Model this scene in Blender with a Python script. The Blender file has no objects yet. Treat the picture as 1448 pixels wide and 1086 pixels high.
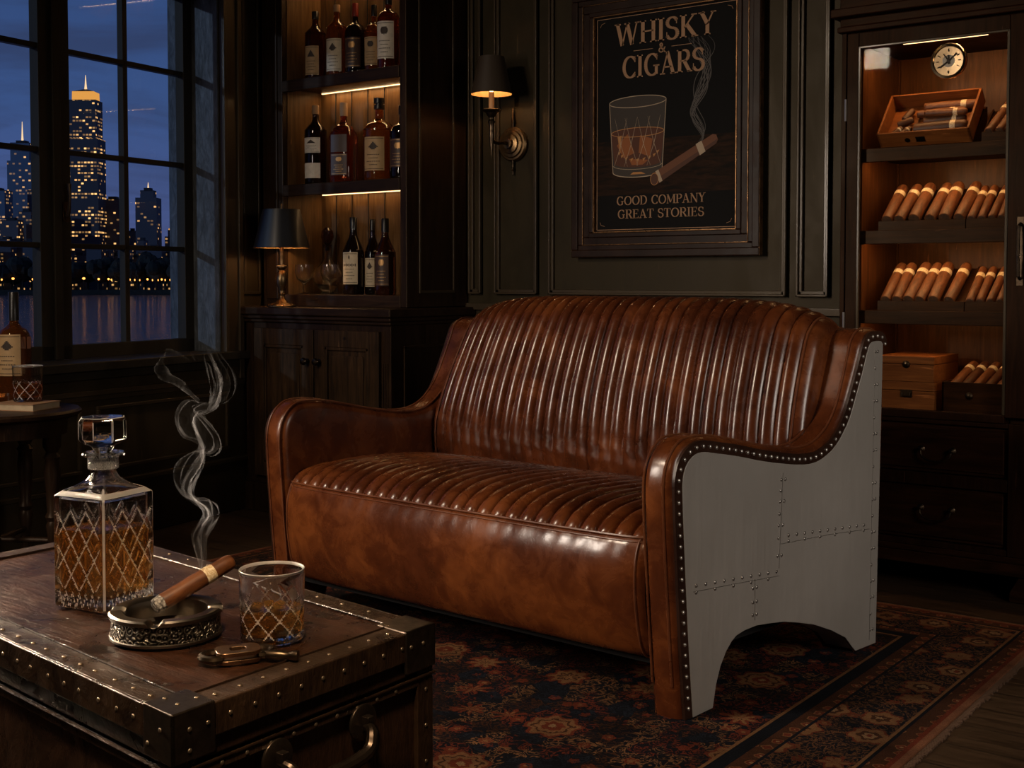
import bpy, bmesh, math, random
from mathutils import Vector, Matrix
sc = bpy.context.scene
col = sc.collection
R = math.radians
PI = math.pi
random.seed(7)

# ------------------------------------------------------------------ camera
cd = bpy.data.cameras.new('camera')
cam = bpy.data.objects.new('camera', cd)
col.objects.link(cam)
cam.location = (0, 0, 1.05)
cam.rotation_euler = (R(90) - math.atan(0.04), 0, R(37))
cd.sensor_fit = 'HORIZONTAL'
cd.sensor_width = 36
cd.lens = 36 * 1750 / 1448
cd.shift_y = -78 / 1448
cd.clip_start = 0.05
cd.clip_end = 6000
sc.camera = cam

# ------------------------------------------------------------------ colour and exposure
sc.view_settings.view_transform = 'Standard'
sc.view_settings.look = 'None'
sc.view_settings.gamma = 1
sc.view_settings.exposure = 0.0
sc.view_settings.use_curve_mapping = False
try:
    sc.cycles.use_denoising = True
    sc.cycles.max_bounces = 12
    sc.cycles.transmission_bounces = 10
    sc.cycles.transparent_max_bounces = 24
    sc.cycles.diffuse_bounces = 3
    sc.cycles.glossy_bounces = 4
    sc.cycles.sample_clamp_indirect = 3.0
    sc.cycles.blur_glossy = 0.5
except Exception:
    pass


# ------------------------------------------------------------------ node helper
class N:
    """small expression helper for node trees"""
    def __init__(s, nt):
        s.nt = nt

    def node(s, t, **kw):
        n = s.nt.nodes.new(t)
        for k, v in kw.items():
            setattr(n, k, v)
        return n

    def put(s, sock, v):
        if hasattr(v, 'is_output'):
            s.nt.links.new(v, sock)
        elif v is not None:
            if isinstance(v, (tuple, list)) and len(v) == 3 and sock.type == 'RGBA':
                v = (*v, 1)
            sock.default_value = v

    def m(s, op, a, b=None, c=None, clamp=False):
        n = s.node('ShaderNodeMath', operation=op, use_clamp=clamp)
        s.put(n.inputs[0], a)
        if b is not None:
            s.put(n.inputs[1], b)
        if c is not None:
            s.put(n.inputs[2], c)
        return n.outputs[0]

    def coord(s, kind='Object', scale=(1, 1, 1), rot=(0, 0, 0), loc=(0, 0, 0)):
        tc = s.node('ShaderNodeTexCoord')
        mp = s.node('ShaderNodeMapping')
        mp.inputs['Scale'].default_value = scale
        mp.inputs['Rotation'].default_value = rot
        mp.inputs['Location'].default_value = loc
        s.nt.links.new(tc.outputs[kind], mp.inputs[0])
        return mp.outputs[0]

    def noise(s, vec, scale=5, detail=4, rough=.55, dist=0):
        n = s.node('ShaderNodeTexNoise')
        s.put(n.inputs['Vector'], vec)
        n.inputs['Scale'].default_value = scale
        n.inputs['Detail'].default_value = detail
        n.inputs['Roughness'].default_value = rough
        n.inputs['Distortion'].default_value = dist
        return n.outputs[0]

    def vor(s, vec, scale=5, feature='F1', out='Distance', rand=1.0):
        n = s.node('ShaderNodeTexVoronoi', feature=feature)
        s.put(n.inputs['Vector'], vec)
        n.inputs['Scale'].default_value = scale
        n.inputs['Randomness'].default_value = rand
        return n.outputs[out]

    def ramp(s, f, stops, interp='LINEAR'):
        n = s.node('ShaderNodeValToRGB')
        n.color_ramp.interpolation = interp
        e = n.color_ramp.elements
        while len(e) > 1:
            e.remove(e[-1])
        e[0].position = stops[0][0]
        e[0].color = (*stops[0][1], 1)
        for p, c in stops[1:]:
            x = e.new(p)
            x.color = (*c, 1)
        s.put(n.inputs[0], f)
        return n.outputs[0]

    def mix(s, f, a, b, blend='MIX'):
        n = s.node('ShaderNodeMix', data_type='RGBA', blend_type=blend)
        s.put(n.inputs[0], f)
        s.put(n.inputs[6], a)
        s.put(n.inputs[7], b)
        return n.outputs[2]

    def bump(s, h, strength=.3, dist=.002, normal=None):
        n = s.node('ShaderNodeBump')
        n.inputs['Strength'].default_value = strength
        n.inputs['Distance'].default_value = dist
        s.put(n.inputs['Height'], h)
        if normal is not None:
            s.put(n.inputs['Normal'], normal)
        return n.outputs[0]

    def sep(s, v):
        n = s.node('ShaderNodeSeparateXYZ')
        s.put(n.inputs[0], v)
        return n.outputs

    def comb(s, x, y, z=0.0):
        n = s.node('ShaderNodeCombineXYZ')
        s.put(n.inputs[0], x); s.put(n.inputs[1], y); s.put(n.inputs[2], z)
        return n.outputs[0]


def newmat(name):
    m = bpy.data.materials.new(name)
    m.use_nodes = True
    m.node_tree.nodes.clear()
    g = N(m.node_tree)
    out = g.node('ShaderNodeOutputMaterial')
    return m, g, out


def pbr(name, color=None, rough=.5, metal=0, fn=None, coat=0, emis=None, estr=0, trans=0, ior=1.45, spec=.5):
    m, g, out = newmat(name)
    p = g.node('ShaderNodeBsdfPrincipled')
    g.nt.links.new(p.outputs[0], out.inputs[0])
    if color is not None:
        g.put(p.inputs['Base Color'], color)
    p.inputs['Roughness'].default_value = rough
    p.inputs['Metallic'].default_value = metal
    p.inputs['Coat Weight'].default_value = coat
    p.inputs['Coat Roughness'].default_value = .15
    p.inputs['Transmission Weight'].default_value = trans
    p.inputs['IOR'].default_value = ior
    p.inputs['Specular IOR Level'].default_value = spec
    if emis is not None:
        g.put(p.inputs['Emission Color'], emis)
        p.inputs['Emission Strength'].default_value = estr
    if fn:
        fn(g, p)
    return m


# ------------------------------------------------------------------ world: dusk sky over the river
w = bpy.data.worlds.new('dusk_sky')
sc.world = w
w.use_nodes = True
w.node_tree.nodes.clear()
g = N(w.node_tree)
wo = g.node('ShaderNodeOutputWorld')
bg = g.node('ShaderNodeBackground')
gv = g.coord('Generated')
zz = g.sep(gv)[2]
sky = g.ramp(zz, [(0.0, (.085, .100, .240)), (.05, (.070, .102, .265)), (.13, (.046, .090, .240)), (.3, (.026, .056, .155)), (1, (.01, .02, .06))])
cl = g.noise(g.coord('Generated', (1, 1, 6)), 5, 5, .6, .6)
cloud = g.ramp(cl, [(.42, (0, 0, 0)), (.66, (1, 1, 1))])
cm = g.mix(cloud, sky, (.030, .037, .080))
skyc = g.mix(.55, sky, cm)
g.put(bg.inputs[0], skyc)
bg.inputs[1].default_value = 1.0
g.nt.links.new(bg.outputs[0], wo.inputs[0])


# ------------------------------------------------------------------ lights
def area(name, loc, target, size, power, color, sy=None, spread=None):
    l = bpy.data.lights.new(name, 'AREA')
    l.energy = power
    l.color = color
    l.size = size
    if sy:
        l.shape = 'RECTANGLE'
        l.size_y = sy
    if spread:
        l.spread = R(spread)
    o = bpy.data.objects.new(name, l)
    o.location = loc
    o.rotation_euler = (Vector(target) - Vector(loc)).to_track_quat('-Z', 'Y').to_euler()
    col.objects.link(o)
    return o


def point(name, loc, power, color, radius=.02):
    l = bpy.data.lights.new(name, 'POINT')
    l.energy = power
    l.color = color
    l.shadow_soft_size = radius
    o = bpy.data.objects.new(name, l)
    o.location = loc
    col.objects.link(o)
    return o


WARM = (1, .72, .45)
area('ceiling_lamp_light', (-3.15, .35, 2.62), (-2.1, 2.7, .5), .40, 17, (1, .80, .60), .40, 110)
area('side_lamp_light', (-3.45, .10, 1.55), (-2.1, 2.9, .6), .22, 12, (1, .84, .70), .9, 90)
area('right_fill_light', (1.25, 2.2, 1.55), (-1.30, 3.35, .40), .9, 5.6, (1, .88, .77), .9, 75)  # unseen fill added to brighten the aluminium panel and the drawers
area('trunk_fill_light', (-.70, .42, 1.95), (-1.3, 1.05, .5), .16, 4.6, (1, .70, .42), .16, 70)  # added fill above the view, brightens the trunk and what stands on it
area('decanter_fill_light', (-3.35, 1.05, 1.25), (-1.5, 1.1, .68), .30, 9, (1, .76, .52), .30, 50)  # added light out of view, makes the decanter's cuts sparkle
moon = bpy.data.lights.new('moonlight', 'SUN')
moon.energy = .6
moon.angle = R(1.2)
moon.color = (.50, .68, 1)
mo = bpy.data.objects.new('moonlight', moon)
col.objects.link(mo)
mo.rotation_euler = Vector((.27, .93, -.16)).to_track_quat('-Z', 'Y').to_euler()


# ------------------------------------------------------------------ mesh helper
class MB:
    def __init__(s):
        s.v = []; s.f = []; s.mi = []; s.cur = 0

    def add(s, vs, fs):
        k = len(s.v)
        s.v += [tuple(v) for v in vs]
        s.f += [tuple(i + k for i in f) for f in fs]
        s.mi += [s.cur] * len(fs)
        return s

    def box(s, x0, x1, y0, y1, z0, z1, M=None):
        vs = [Vector((x, y, z)) for z in (z0, z1) for y in (y0, y1) for x in (x0, x1)]
        if M:
            vs = [M @ v for v in vs]
        return s.add(vs, [(0, 2, 3, 1), (4, 5, 7, 6), (0, 1, 5, 4), (2, 6, 7, 3), (0, 4, 6, 2), (1, 3, 7, 5)])

    def lathe(s, prof, n=32, c=(0, 0, 0), M=None, cap=True, fn=None):
        vs = []
        for (r, z) in prof:
            for i in range(n):
                a = 2 * PI * i / n
                rr = r + (fn(a, z) if fn else 0)
                p = Vector((rr * math.cos(a), rr * math.sin(a), z)) + Vector(c)
                vs.append(M @ p if M else p)
        fs = []
        for j in range(len(prof) - 1):
            for i in range(n):
                k = (i + 1) % n
                fs.append((j * n + i, j * n + k, (j + 1) * n + k, (j + 1) * n + i))
        if cap:
            if prof[0][0] > 1e-6:
                fs.append(tuple(reversed(range(n))))
            if prof[-1][0] > 1e-6:
                fs.append(tuple((len(prof) - 1) * n + i for i in range(n)))
        return s.add(vs, fs)

    def tube(s, pts, r, n=8, closed=False):
        pts = [Vector(p) for p in pts]
        rs = r if isinstance(r, (list, tuple)) else [r] * len(pts)
        vs = []
        L = len(pts)
        up = None
        for i, p in enumerate(pts):
            if closed:
                t = pts[(i + 1) % L] - pts[i - 1]
            else:
                t = pts[min(i + 1, L - 1)] - pts[max(i - 1, 0)]
            t.normalize()
            if up is None:
                up = Vector((0, 0, 1)) if abs(t.z) < .9 else Vector((1, 0, 0))
            a = t.cross(up)
            if a.length < 1e-6:
                a = t.orthogonal()
            a.normalize()
            b = a.cross(t).normalized()
            up = b
            for k in range(n):
                q = 2 * PI * k / n
                vs.append(p + (a * math.cos(q) + b * math.sin(q)) * rs[i])
        fs = []
        for j in range(L if closed else L - 1):
            j2 = (j + 1) % L
            for k in range(n):
                k2 = (k + 1) % n
                fs.append((j * n + k, j * n + k2, j2 * n + k2, j2 * n + k))
        if not closed:
            fs.append(tuple(reversed(range(n))))
            fs.append(tuple((L - 1) * n + k for k in range(n)))
        return s.add(vs, fs)

    def prism(s, poly, a, b, ax='z', M=None):
        """poly of 2-D points extruded along an axis between a and b"""
        def P(p, h):
            x, y = p
            v = {'z': (x, y, h), 'x': (h, x, y), 'y': (x, h, y)}[ax]
            v = Vector(v)
            return M @ v if M else v
        n = len(poly)
        vs = [P(p, a) for p in poly] + [P(p, b) for p in poly]
        fs = [tuple(reversed(range(n))), tuple(range(n, 2 * n))]
        for i in range(n):
            k = (i + 1) % n
            fs.append((i, k, n + k, n + i))
        return s.add(vs, fs)

    def grid(s, fn, nu, nv, cu=False, cv=False):
        vs = [fn(i / (nu if cu else nu - 1), j / (nv if cv else nv - 1)) for j in range(nv) for i in range(nu)]
        fs = []
        for j in range(nv if cv else nv - 1):
            for i in range(nu if cu else nu - 1):
                i2 = (i + 1) % nu; j2 = (j + 1) % nv
                fs.append((j * nu + i, j * nu + i2, j2 * nu + i2, j2 * nu + i))
        return s.add(vs, fs)

    def sphere(s, c, r, n=10, m=6, sz=1.0):
        prof = [(max(r * math.sin(PI * j / m), 1e-7), -r * sz * math.cos(PI * j / m)) for j in range(m + 1)]
        return s.lathe(prof, n, c, cap=False)

    def build(s, name, mat, parent=None, smooth=False, bevel=0, angle=35, recalc=True, seg=2, loc=None):
        me = bpy.data.meshes.new(name)
        me.from_pydata([tuple(v) for v in s.v], [], s.f)
        mats = mat if isinstance(mat, (list, tuple)) else [mat]
        for mm in mats:
            me.materials.append(mm)
        if any(s.mi):
            me.polygons.foreach_set('material_index', s.mi)
        me.update()
        if recalc:
            bm = bmesh.new()
            bm.from_mesh(me)
            bmesh.ops.recalc_face_normals(bm, faces=bm.faces)
            bm.to_mesh(me)
            bm.free()
        if smooth or bevel:
            me.polygons.foreach_set('use_smooth', [True] * len(me.polygons))
            if not bevel:
                try:
                    me.set_sharp_from_angle(angle=R(angle))
                except Exception:
                    pass
        o = bpy.data.objects.new(name, me)
        col.objects.link(o)
        if parent is not None:
            o.parent = parent
        if loc is not None:
            o.location = loc
        if bevel:
            b = o.modifiers.new('bevel', 'BEVEL')
            b.width = bevel; b.segments = seg; b.limit_method = 'ANGLE'; b.angle_limit = R(35)
            b.harden_normals = True
        return o


def thing(name, label, cat, loc=(0, 0, 0), rotz=0, group=None):
    o = bpy.data.objects.new(name, None)
    o.empty_display_size = .05
    col.objects.link(o)
    o.location = loc
    o.rotation_euler = (0, 0, rotz)
    o['label'] = label; o['category'] = cat
    if group:
        o['group'] = group
    return o


def tag(o, label, cat, group=None, kind=None):
    o['label'] = label; o['category'] = cat
    if group:
        o['group'] = group
    if kind:
        o['kind'] = kind
    return o


def struct(name, mb, mat, parent=None, **kw):
    o = mb.build(name, mat, parent, **kw)
    if parent is None:
        o['kind'] = 'structure'
    return o


def copy_tree(o, parent=None):
    c = o.copy()
    col.objects.link(c)
    if parent is not None:
        c.parent = parent
        c.matrix_parent_inverse = o.matrix_parent_inverse
    for ch in list(o.children):
        copy_tree(ch, c)
    return c


def catmull(pts, n=6, closed=False):
    out = []
    L = len(pts)
    P = [Vector(p) for p in pts]
    for i in range(L if closed else L - 1):
        p0 = P[(i - 1) % L] if closed else P[max(i - 1, 0)]
        p1 = P[i]
        p2 = P[(i + 1) % L]
        p3 = P[(i + 2) % L] if closed else P[min(i + 2, L - 1)]
        for k in range(n):
            t = k / n
            out.append(.5 * ((2 * p1) + (p2 - p0) * t + (2 * p0 - 5 * p1 + 4 * p2 - p3) * t * t + (3 * p1 - p0 - 3 * p2 + p3) * t ** 3))
    if not closed:
        out.append(P[-1])
    return out


def resample(pts, step):
    out = [Vector(pts[0])]
    need = step
    for a, b in zip(pts[:-1], pts[1:]):
        a = Vector(a); b = Vector(b)
        L = (b - a).length
        pos = 0
        while L - pos >= need:
            pos += need
            out.append(a + (b - a) * (pos / L))
            need = step
        need -= L - pos
    return out


# ------------------------------------------------------------------ materials
def wood_fn(dark, light, scale=1.0, axis=2, rough=(.3, .5), bump=.25, spots=None):
    def fn(g, p):
        p.inputs['Specular Tint'].default_value = (1, .78, .58, 1)
        sc_ = [14, 14, 14]
        sc_[axis] = 1.2
        v = g.coord('Object', tuple(x * scale for x in sc_))
        n1 = g.noise(v, 3, 6, .62, 1.2)
        n2 = g.noise(g.coord('Object'), 3.2, 4, .6)
        c = g.ramp(n1, [(.3, dark), (.7, light)])
        c = g.mix(g.ramp(n2, [(.35, (.0, .0, .0)), (.7, (1, 1, 1))]), g.mix(.55, c, dark), c)
        # scuffs along the grain
        sv = [90, 90, 90]; sv[axis] = 6
        sn = g.noise(g.coord('Object', tuple(sv)), 1.0, 3, .6, .4)
        sm = g.m('MULTIPLY', g.ramp(sn, [(.69, (0, 0, 0)), (.74, (1, 1, 1))]), .35)
        c = g.mix(sm, c, tuple(min(1, x * 3.2 + .02) for x in light))
        g.put(p.inputs['Base Color'], c)
        g.put(p.inputs['Roughness'], g.ramp(n2, [(.3, (rough[0],) * 3), (.7, (rough[1],) * 3)]))
        g.put(p.inputs['Normal'], g.bump(n1, bump, .002))
    return fn


M = {}
M['dark_wood'] = pbr('dark_wood', spec=.28, fn=wood_fn((.010, .0055, .0035), (.040, .020, .010)))
M['dark_wood_x'] = pbr('dark_wood_lengthwise', spec=.28, fn=wood_fn((.010, .0055, .0035), (.042, .021, .011), axis=0))
M['humidor_wood'] = pbr('humidor_wood', spec=.12, fn=wood_fn((.008, .003, .0015), (.030, .0105, .0045), rough=(.38, .6)))
M['humidor_wood_x'] = pbr('humidor_wood_lengthwise', spec=.12, fn=wood_fn((.010, .0036, .0016), (.038, .013, .0055), axis=0, rough=(.38, .6)))
M['shelf_back'] = pbr('plank_back', spec=.28, fn=wood_fn((.055, .028, .011), (.17, .092, .038), axis=2, rough=(.3, .5)))
M['cedar'] = pbr('cedar_lining', spec=.28, fn=wood_fn((.035, .011, .003), (.125, .043, .012), axis=2, rough=(.3, .5)))
M['cedar_x'] = pbr('cedar_box', spec=.28, fn=wood_fn((.12, .034, .008), (.28, .095, .024), axis=0, rough=(.35, .55)))
M['tray_wood'] = pbr('tray_wood', spec=.12, fn=wood_fn((.012, .0045, .002), (.050, .018, .006), axis=0, rough=(.3, .5)))


def panel_fn(base, worn):
    def fn(g, p):
        p.inputs['Specular Tint'].default_value = (1, .85, .66, 1)
        n1 = g.noise(g.coord('Object', (3, 3, 1.2)), 2.2, 6, .65, .5)
        n2 = g.noise(g.coord('Object', (60, 60, 8)), 1.0, 4, .7, .6)
        c = g.ramp(n1, [(.3, tuple(x * .62 for x in base)), (.75, tuple(x * 1.35 for x in base))])
        s = g.ramp(n2, [(.66, (0, 0, 0)), (.73, (1, 1, 1))])
        c = g.mix(g.m('MULTIPLY', s, .45), c, worn)
        g.put(p.inputs['Base Color'], c)
        g.put(p.inputs['Roughness'], g.ramp(n1, [(.3, (.42,) * 3), (.7, (.62,) * 3)]))
        g.put(p.inputs['Normal'], g.bump(g.noise(g.coord('Object', (1, 1, 1)), 60, 3, .6), .15, .002))
    return fn


def plaster_fn(g, p):
    n1 = g.noise(g.coord('Object', (5, 5, 1.6)), 2.5, 6, .7, .8)
    n2 = g.noise(g.coord('Object', (30, 30, 9)), 1.2, 5, .7, 1.2)
    mx = g.m('ADD', g.m('MULTIPLY', n1, .5), g.m('MULTIPLY', n2, .5))
    g.put(p.inputs['Base Color'], g.ramp(mx, [(.36, (.028, .030, .030)), (.56, (.085, .092, .098)), (.7, (.16, .17, .18))]))
    g.put(p.inputs['Roughness'], g.ramp(n2, [(.3, (.65,) * 3), (.7, (.4,) * 3)]))
    g.put(p.inputs['Normal'], g.bump(n2, .7, .006))


M['wall_paint'] = pbr('olive_panel_paint', spec=.28, fn=panel_fn((.023, .0175, .0092), (.12, .07, .03)))
M['wall_brown'] = pbr('brown_panel_paint', spec=.28, fn=panel_fn((.033, .023, .012), (.11, .06, .025)))
M['moulding'] = pbr('moulding_paint', fn=panel_fn((.032, .021, .011), (.22, .11, .045)), coat=.2)
M['plaster'] = pbr('reveal_plaster', fn=plaster_fn)
M['frame_paint'] = pbr('window_frame_paint', spec=.28, fn=panel_fn((.022, .018, .013), (.08, .06, .04)))
M['ceiling'] = pbr('ceiling_paint', (.03, .025, .02), .8)


def floor_fn(g, p):
    v = g.coord('Object')
    s = g.sep(v)
    yy = g.m('MULTIPLY', s[1], 1 / .14)
    pid = g.m('FLOOR', yy)
    fr = g.m('FRACT', yy)
    gap = g.m('LESS_THAN', g.m('MINIMUM', fr, g.m('SUBTRACT', 1, fr)), .02)
    n1 = g.noise(g.comb(g.m('ADD', g.m('MULTIPLY', s[0], 1.5), g.m('MULTIPLY', pid, 7.3)), g.m('MULTIPLY', s[1], 22), 0.0), 3, 6, .6, .8)
    c = g.ramp(n1, [(.3, (.013, .0075, .0045)), (.7, (.062, .033, .016))])
    c = g.mix(gap, c, (.004, .003, .002))
    g.put(p.inputs['Base Color'], c)
    g.put(p.inputs['Roughness'], g.ramp(n1, [(.3, (.3,) * 3), (.7, (.5,) * 3)]))
    g.put(p.inputs['Normal'], g.bump(g.m('SUBTRACT', n1, g.m('MULTIPLY', gap, 2)), .3, .003))


M['floor'] = pbr('floorboards', fn=floor_fn)


def leather_fn(dark, mid, light, scale=1.0, rough=(.24, .42)):
    def fn(g, p):
        v = g.coord('Object')
        n1 = g.noise(v, 2.6 * scale, 5, .6, .3)
        n2 = g.noise(v, 13 * scale, 5, .65, .5)
        mx = g.m('ADD', g.m('MULTIPLY', n1, .62), g.m('MULTIPLY', n2, .38))
        c = g.ramp(mx, [(.33, dark), (.5, mid), (.67, light)])
        # fine creases and crackle
        cr = g.vor(g.mix(.12, v, n1), 60 * scale, 'DISTANCE_TO_EDGE')
        crk = g.ramp(cr, [(.0, (1, 1, 1)), (.035, (0, 0, 0))])
        msk = g.ramp(g.noise(v, 7, 3, .6), [(.5, (0, 0, 0)), (.65, (1, 1, 1))])
        sc1 = g.noise(g.coord('Object', (1, 1, 1), (.4, .9, .2)), 26, 6, .8, 2.5)
        scr = g.ramp(sc1, [(.485, (0, 0, 0)), (.5, (1, 1, 1)), (.515, (0, 0, 0))])
        scm = g.m('MULTIPLY', g.m('MULTIPLY', scr, msk), .22)
        c = g.mix(scm, c, tuple(min(1, x * 2.0 + .02) for x in light))
        c = g.mix(g.m('MULTIPLY', g.m('MULTIPLY', crk, msk), .3), c, dark)
        g.put(p.inputs['Base Color'], c)
        g.put(p.inputs['Roughness'], g.ramp(n2, [(.3, (rough[0],) * 3), (.7, (rough[1],) * 3)]))
        pebble = g.vor(v, 420 * scale, 'F1')
        h = g.m('ADD', g.m('MULTIPLY', pebble, .12), g.m('MULTIPLY', crk, -.35))
        h = g.m('ADD', h, g.m('MULTIPLY', g.noise(v, 30, 3, .55), .14))
        g.put(p.inputs['Normal'], g.bump(h, .10, .0018))
    return fn


M['leather'] = pbr('distressed_brown_leather', fn=leather_fn((.021, .0055, .0025), (.078, .019, .0055), (.20, .055, .012), rough=(.20, .34)), coat=.2)
M['leather_dark'] = pbr('dark_trim_leather', fn=leather_fn((.012, .005, .003), (.025, .010, .006), (.045, .018, .009)))
M['piping'] = pbr('piping_leather', fn=leather_fn((.05, .014, .006), (.11, .032, .012), (.18, .06, .02)))
M['underside'] = pbr('underside_cloth', (.006, .005, .005), .9)
M['seam'] = pbr('seam_thread', (.03, .010, .005), .6)


def alu_fn(g, p):
    v = g.coord('Object')
    n1 = g.noise(v, 2.5, 4, .6)
    n2 = g.noise(g.coord('Object', (1, 260, 4)), 1, 3, .7)
    n3 = g.noise(v, 9, 3, .55)
    c = g.ramp(n1, [(.3, (.41, .375, .335)), (.7, (.50, .46, .415))])
    g.put(p.inputs['Base Color'], c)
    g.put(p.inputs['Roughness'], g.ramp(n2, [(.3, (.46,) * 3), (.7, (.6,) * 3)]))
    h = g.m('ADD', g.m('MULTIPLY', n3, 1.0), g.m('MULTIPLY', n2, .05))
    g.put(p.inputs['Normal'], g.bump(h, .4, .006))


M['alu'] = pbr('riveted_aluminium', rough=.5, metal=.55, fn=alu_fn)
M['alu_rivet'] = pbr('aluminium_rivet', (.34, .31, .28), .3, .85)
M['nail'] = pbr('steel_nail_head', (.75, .70, .63), .32, .9)


def brass_fn(c1, c2):
    def fn(g, p):
        n1 = g.noise(g.coord('Object'), 30, 4, .6)
        g.put(p.inputs['Base Color'], g.ramp(n1, [(.35, c1), (.65, c2)]))
        g.put(p.inputs['Roughness'], g.ramp(n1, [(.3, (.42,) * 3), (.7, (.24,) * 3)]))
    return fn


M['brass'] = pbr('aged_brass', metal=1, fn=brass_fn((.16, .10, .05), (.42, .27, .13)))
M['bronze'] = pbr('dark_bronze', metal=1, fn=brass_fn((.05, .035, .022), (.16, .11, .07)))
M['copper'] = pbr('warm_bronze', metal=1, fn=brass_fn((.20, .11, .06), (.42, .25, .14)))
M['pewter'] = pbr('tarnished_pewter', metal=1, fn=brass_fn((.08, .072, .062), (.24, .20, .165)))
M['trunk_rivet'] = pbr('trunk_rivet', (.36, .28, .20), .38, .9)
M['iron'] = pbr('worn_iron', metal=.9, fn=brass_fn((.045, .033, .025), (.12, .09, .068)))


def trunk_fn(dark, light):
    def fn(g, p):
        v = g.coord('Object')
        n1 = g.noise(v, 7, 6, .68, 1.0)
        n2 = g.noise(g.coord('Object', (5, 30, 5)), 3, 5, .7, .8)
        c = g.ramp(g.m('ADD', g.m('MULTIPLY', n1, .6), g.m('MULTIPLY', n2, .4)), [(.40, dark), (.66, light)])
        s = g.noise(g.coord('Object', (1, 1, 1), (.3, .5, .9)), 24, 6, .8, 2.0)
        scr = g.ramp(s, [(.49, (0, 0, 0)), (.5, (1, 1, 1)), (.51, (0, 0, 0))])
        c = g.mix(g.m('MULTIPLY', scr, .16), c, tuple(x * 2 + .02 for x in light))
        g.put(p.inputs['Base Color'], c)
        g.put(p.inputs['Roughness'], g.ramp(n1, [(.3, (.2,) * 3), (.7, (.42,) * 3)]))
        g.put(p.inputs['Normal'], g.bump(g.m('ADD', n1, g.m('MULTIPLY', n2, 1.2)), .5, .004))
    return fn


M['trunk_top'] = pbr('worn_trunk_leather', fn=trunk_fn((.005, .0022, .0015), (.052, .0185, .0075)), spec=.35)
M['trunk_side'] = pbr('dark_trunk_leather', fn=trunk_fn((.010, .0055, .0035), (.045, .021, .011)))
M['trunk_band'] = pbr('trunk_edge_band', fn=trunk_fn((.012, .007, .0045), (.052, .028, .015)), metal=.15)

def crystal(name, clear=.08, ior=1.48):
    m, g, out = newmat(name)
    gl = g.node('ShaderNodeBsdfGlass'); gl.inputs['IOR'].default_value = ior; gl.inputs['Roughness'].default_value = .0
    tr = g.node('ShaderNodeBsdfTransparent')
    mx = g.node('ShaderNodeMixShader'); mx.inputs[0].default_value = clear
    g.nt.links.new(gl.outputs[0], mx.inputs[1]); g.nt.links.new(tr.outputs[0], mx.inputs[2])
    g.nt.links.new(mx.outputs[0], out.inputs[0])
    return m


M['glass'] = crystal('crystal_glass')
M['cut'] = pbr('cut_groove_and_glint', (.95, .93, .90), .28, trans=.72, ior=1.46)  # pale diffuse share paints bright glints on cut grooves, rims and edges
M['whisky'] = pbr('whisky', (1, .50, .12), 0.0, trans=.92, ior=1.34)  # small diffuse amber share stands in for the glow of the liquid
M['whisky_dark'] = pbr('old_whisky', (.80, .26, .04), 0.0, trans=.86, ior=1.34)


def bottle_mat(name, c, rough=.02):
    return pbr(name, c, rough, trans=.92, ior=1.45)


M['b_dark'] = bottle_mat('dark_bottle_glass', (.16, .045, .015))
M['b_amber'] = bottle_mat('amber_bottle_glass', (.58, .17, .035))
M['b_red'] = bottle_mat('russet_bottle_glass', (.42, .07, .022))
M['b_black'] = bottle_mat('black_bottle_glass', (.045, .022, .012))
M['b_gold'] = bottle_mat('gold_bottle_glass', (.75, .36, .10))


def pane(name, tint=(1, 1, 1), refl=1.0):
    m, g, out = newmat(name)
    tr = g.node('ShaderNodeBsdfTransparent')
    tr.inputs[0].default_value = (*tint, 1)
    gl = g.node('ShaderNodeBsdfGlossy')
    gl.inputs['Roughness'].default_value = .02
    fr = g.node('ShaderNodeFresnel')
    fr.inputs[0].default_value = 1.45
    mx = g.node('ShaderNodeMixShader')
    g.put(mx.inputs[0], g.m('MULTIPLY', fr.outputs[0], refl))
    g.nt.links.new(tr.outputs[0], mx.inputs[1])
    g.nt.links.new(gl.outputs[0], mx.inputs[2])
    g.nt.links.new(mx.outputs[0], out.inputs[0])
    return m


M['pane'] = pane('window_glass', (.94, .96, .97), .02)
M['door_glass'] = pane('cabinet_glass', (.97, .97, .96), .12)

M['black_cap'] = pbr('black_cap', (.012, .010, .009), .3)
M['red_cap'] = pbr('red_cap', (.20, .02, .012), .3)
M['cork'] = pbr('cork_stopper', (.30, .17, .08), .7)
M['gold_cap'] = pbr('gold_foil', (.45, .27, .10), .3, .9)


def paper_fn(c):
    def fn(g, p):
        n = g.noise(g.coord('Object'), 40, 4, .6)
        g.put(p.inputs['Base Color'], g.ramp(n, [(.3, tuple(x * .8 for x in c)), (.7, c)]))
    return fn


M['cream_label'] = pbr('cream_label_paper', rough=.6, fn=paper_fn((.62, .50, .33)))
M['tan_label'] = pbr('tan_label_paper', rough=.6, fn=paper_fn((.50, .32, .15)))
M['dark_label'] = pbr('dark_label_paper', rough=.5, fn=paper_fn((.05, .022, .012)))
M['white_label'] = pbr('white_label_paper', rough=.6, fn=paper_fn((.72, .64, .52)))
M['ink'] = pbr('label_ink', (.035, .02, .012), .6)
M['gold_ink'] = pbr('gold_label_ink', (.40, .22, .08), .4, .5)


def cigar_fn(dark, light):
    def fn(g, p):
        n = g.noise(g.coord('Object', (55, 16, 55)), 1.4, 4, .65, .8)
        g.put(p.inputs['Base Color'], g.ramp(n, [(.3, dark), (.7, light)]))
        g.put(p.inputs['Normal'], g.bump(n, .35, .001))
    return fn


M['cigar'] = pbr('cigar_wrapper', rough=.5, fn=cigar_fn((.050, .0145, .0045), (.185, .062, .017)))
M['cigar_dark'] = pbr('dark_cigar_wrapper', rough=.5, fn=cigar_fn((.030, .009, .003), (.095, .031, .009)))
M['cigar_foot'] = pbr('cigar_foot_leaf', rough=.8, fn=cigar_fn((.03, .014, .008), (.10, .045, .02)))


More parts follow.
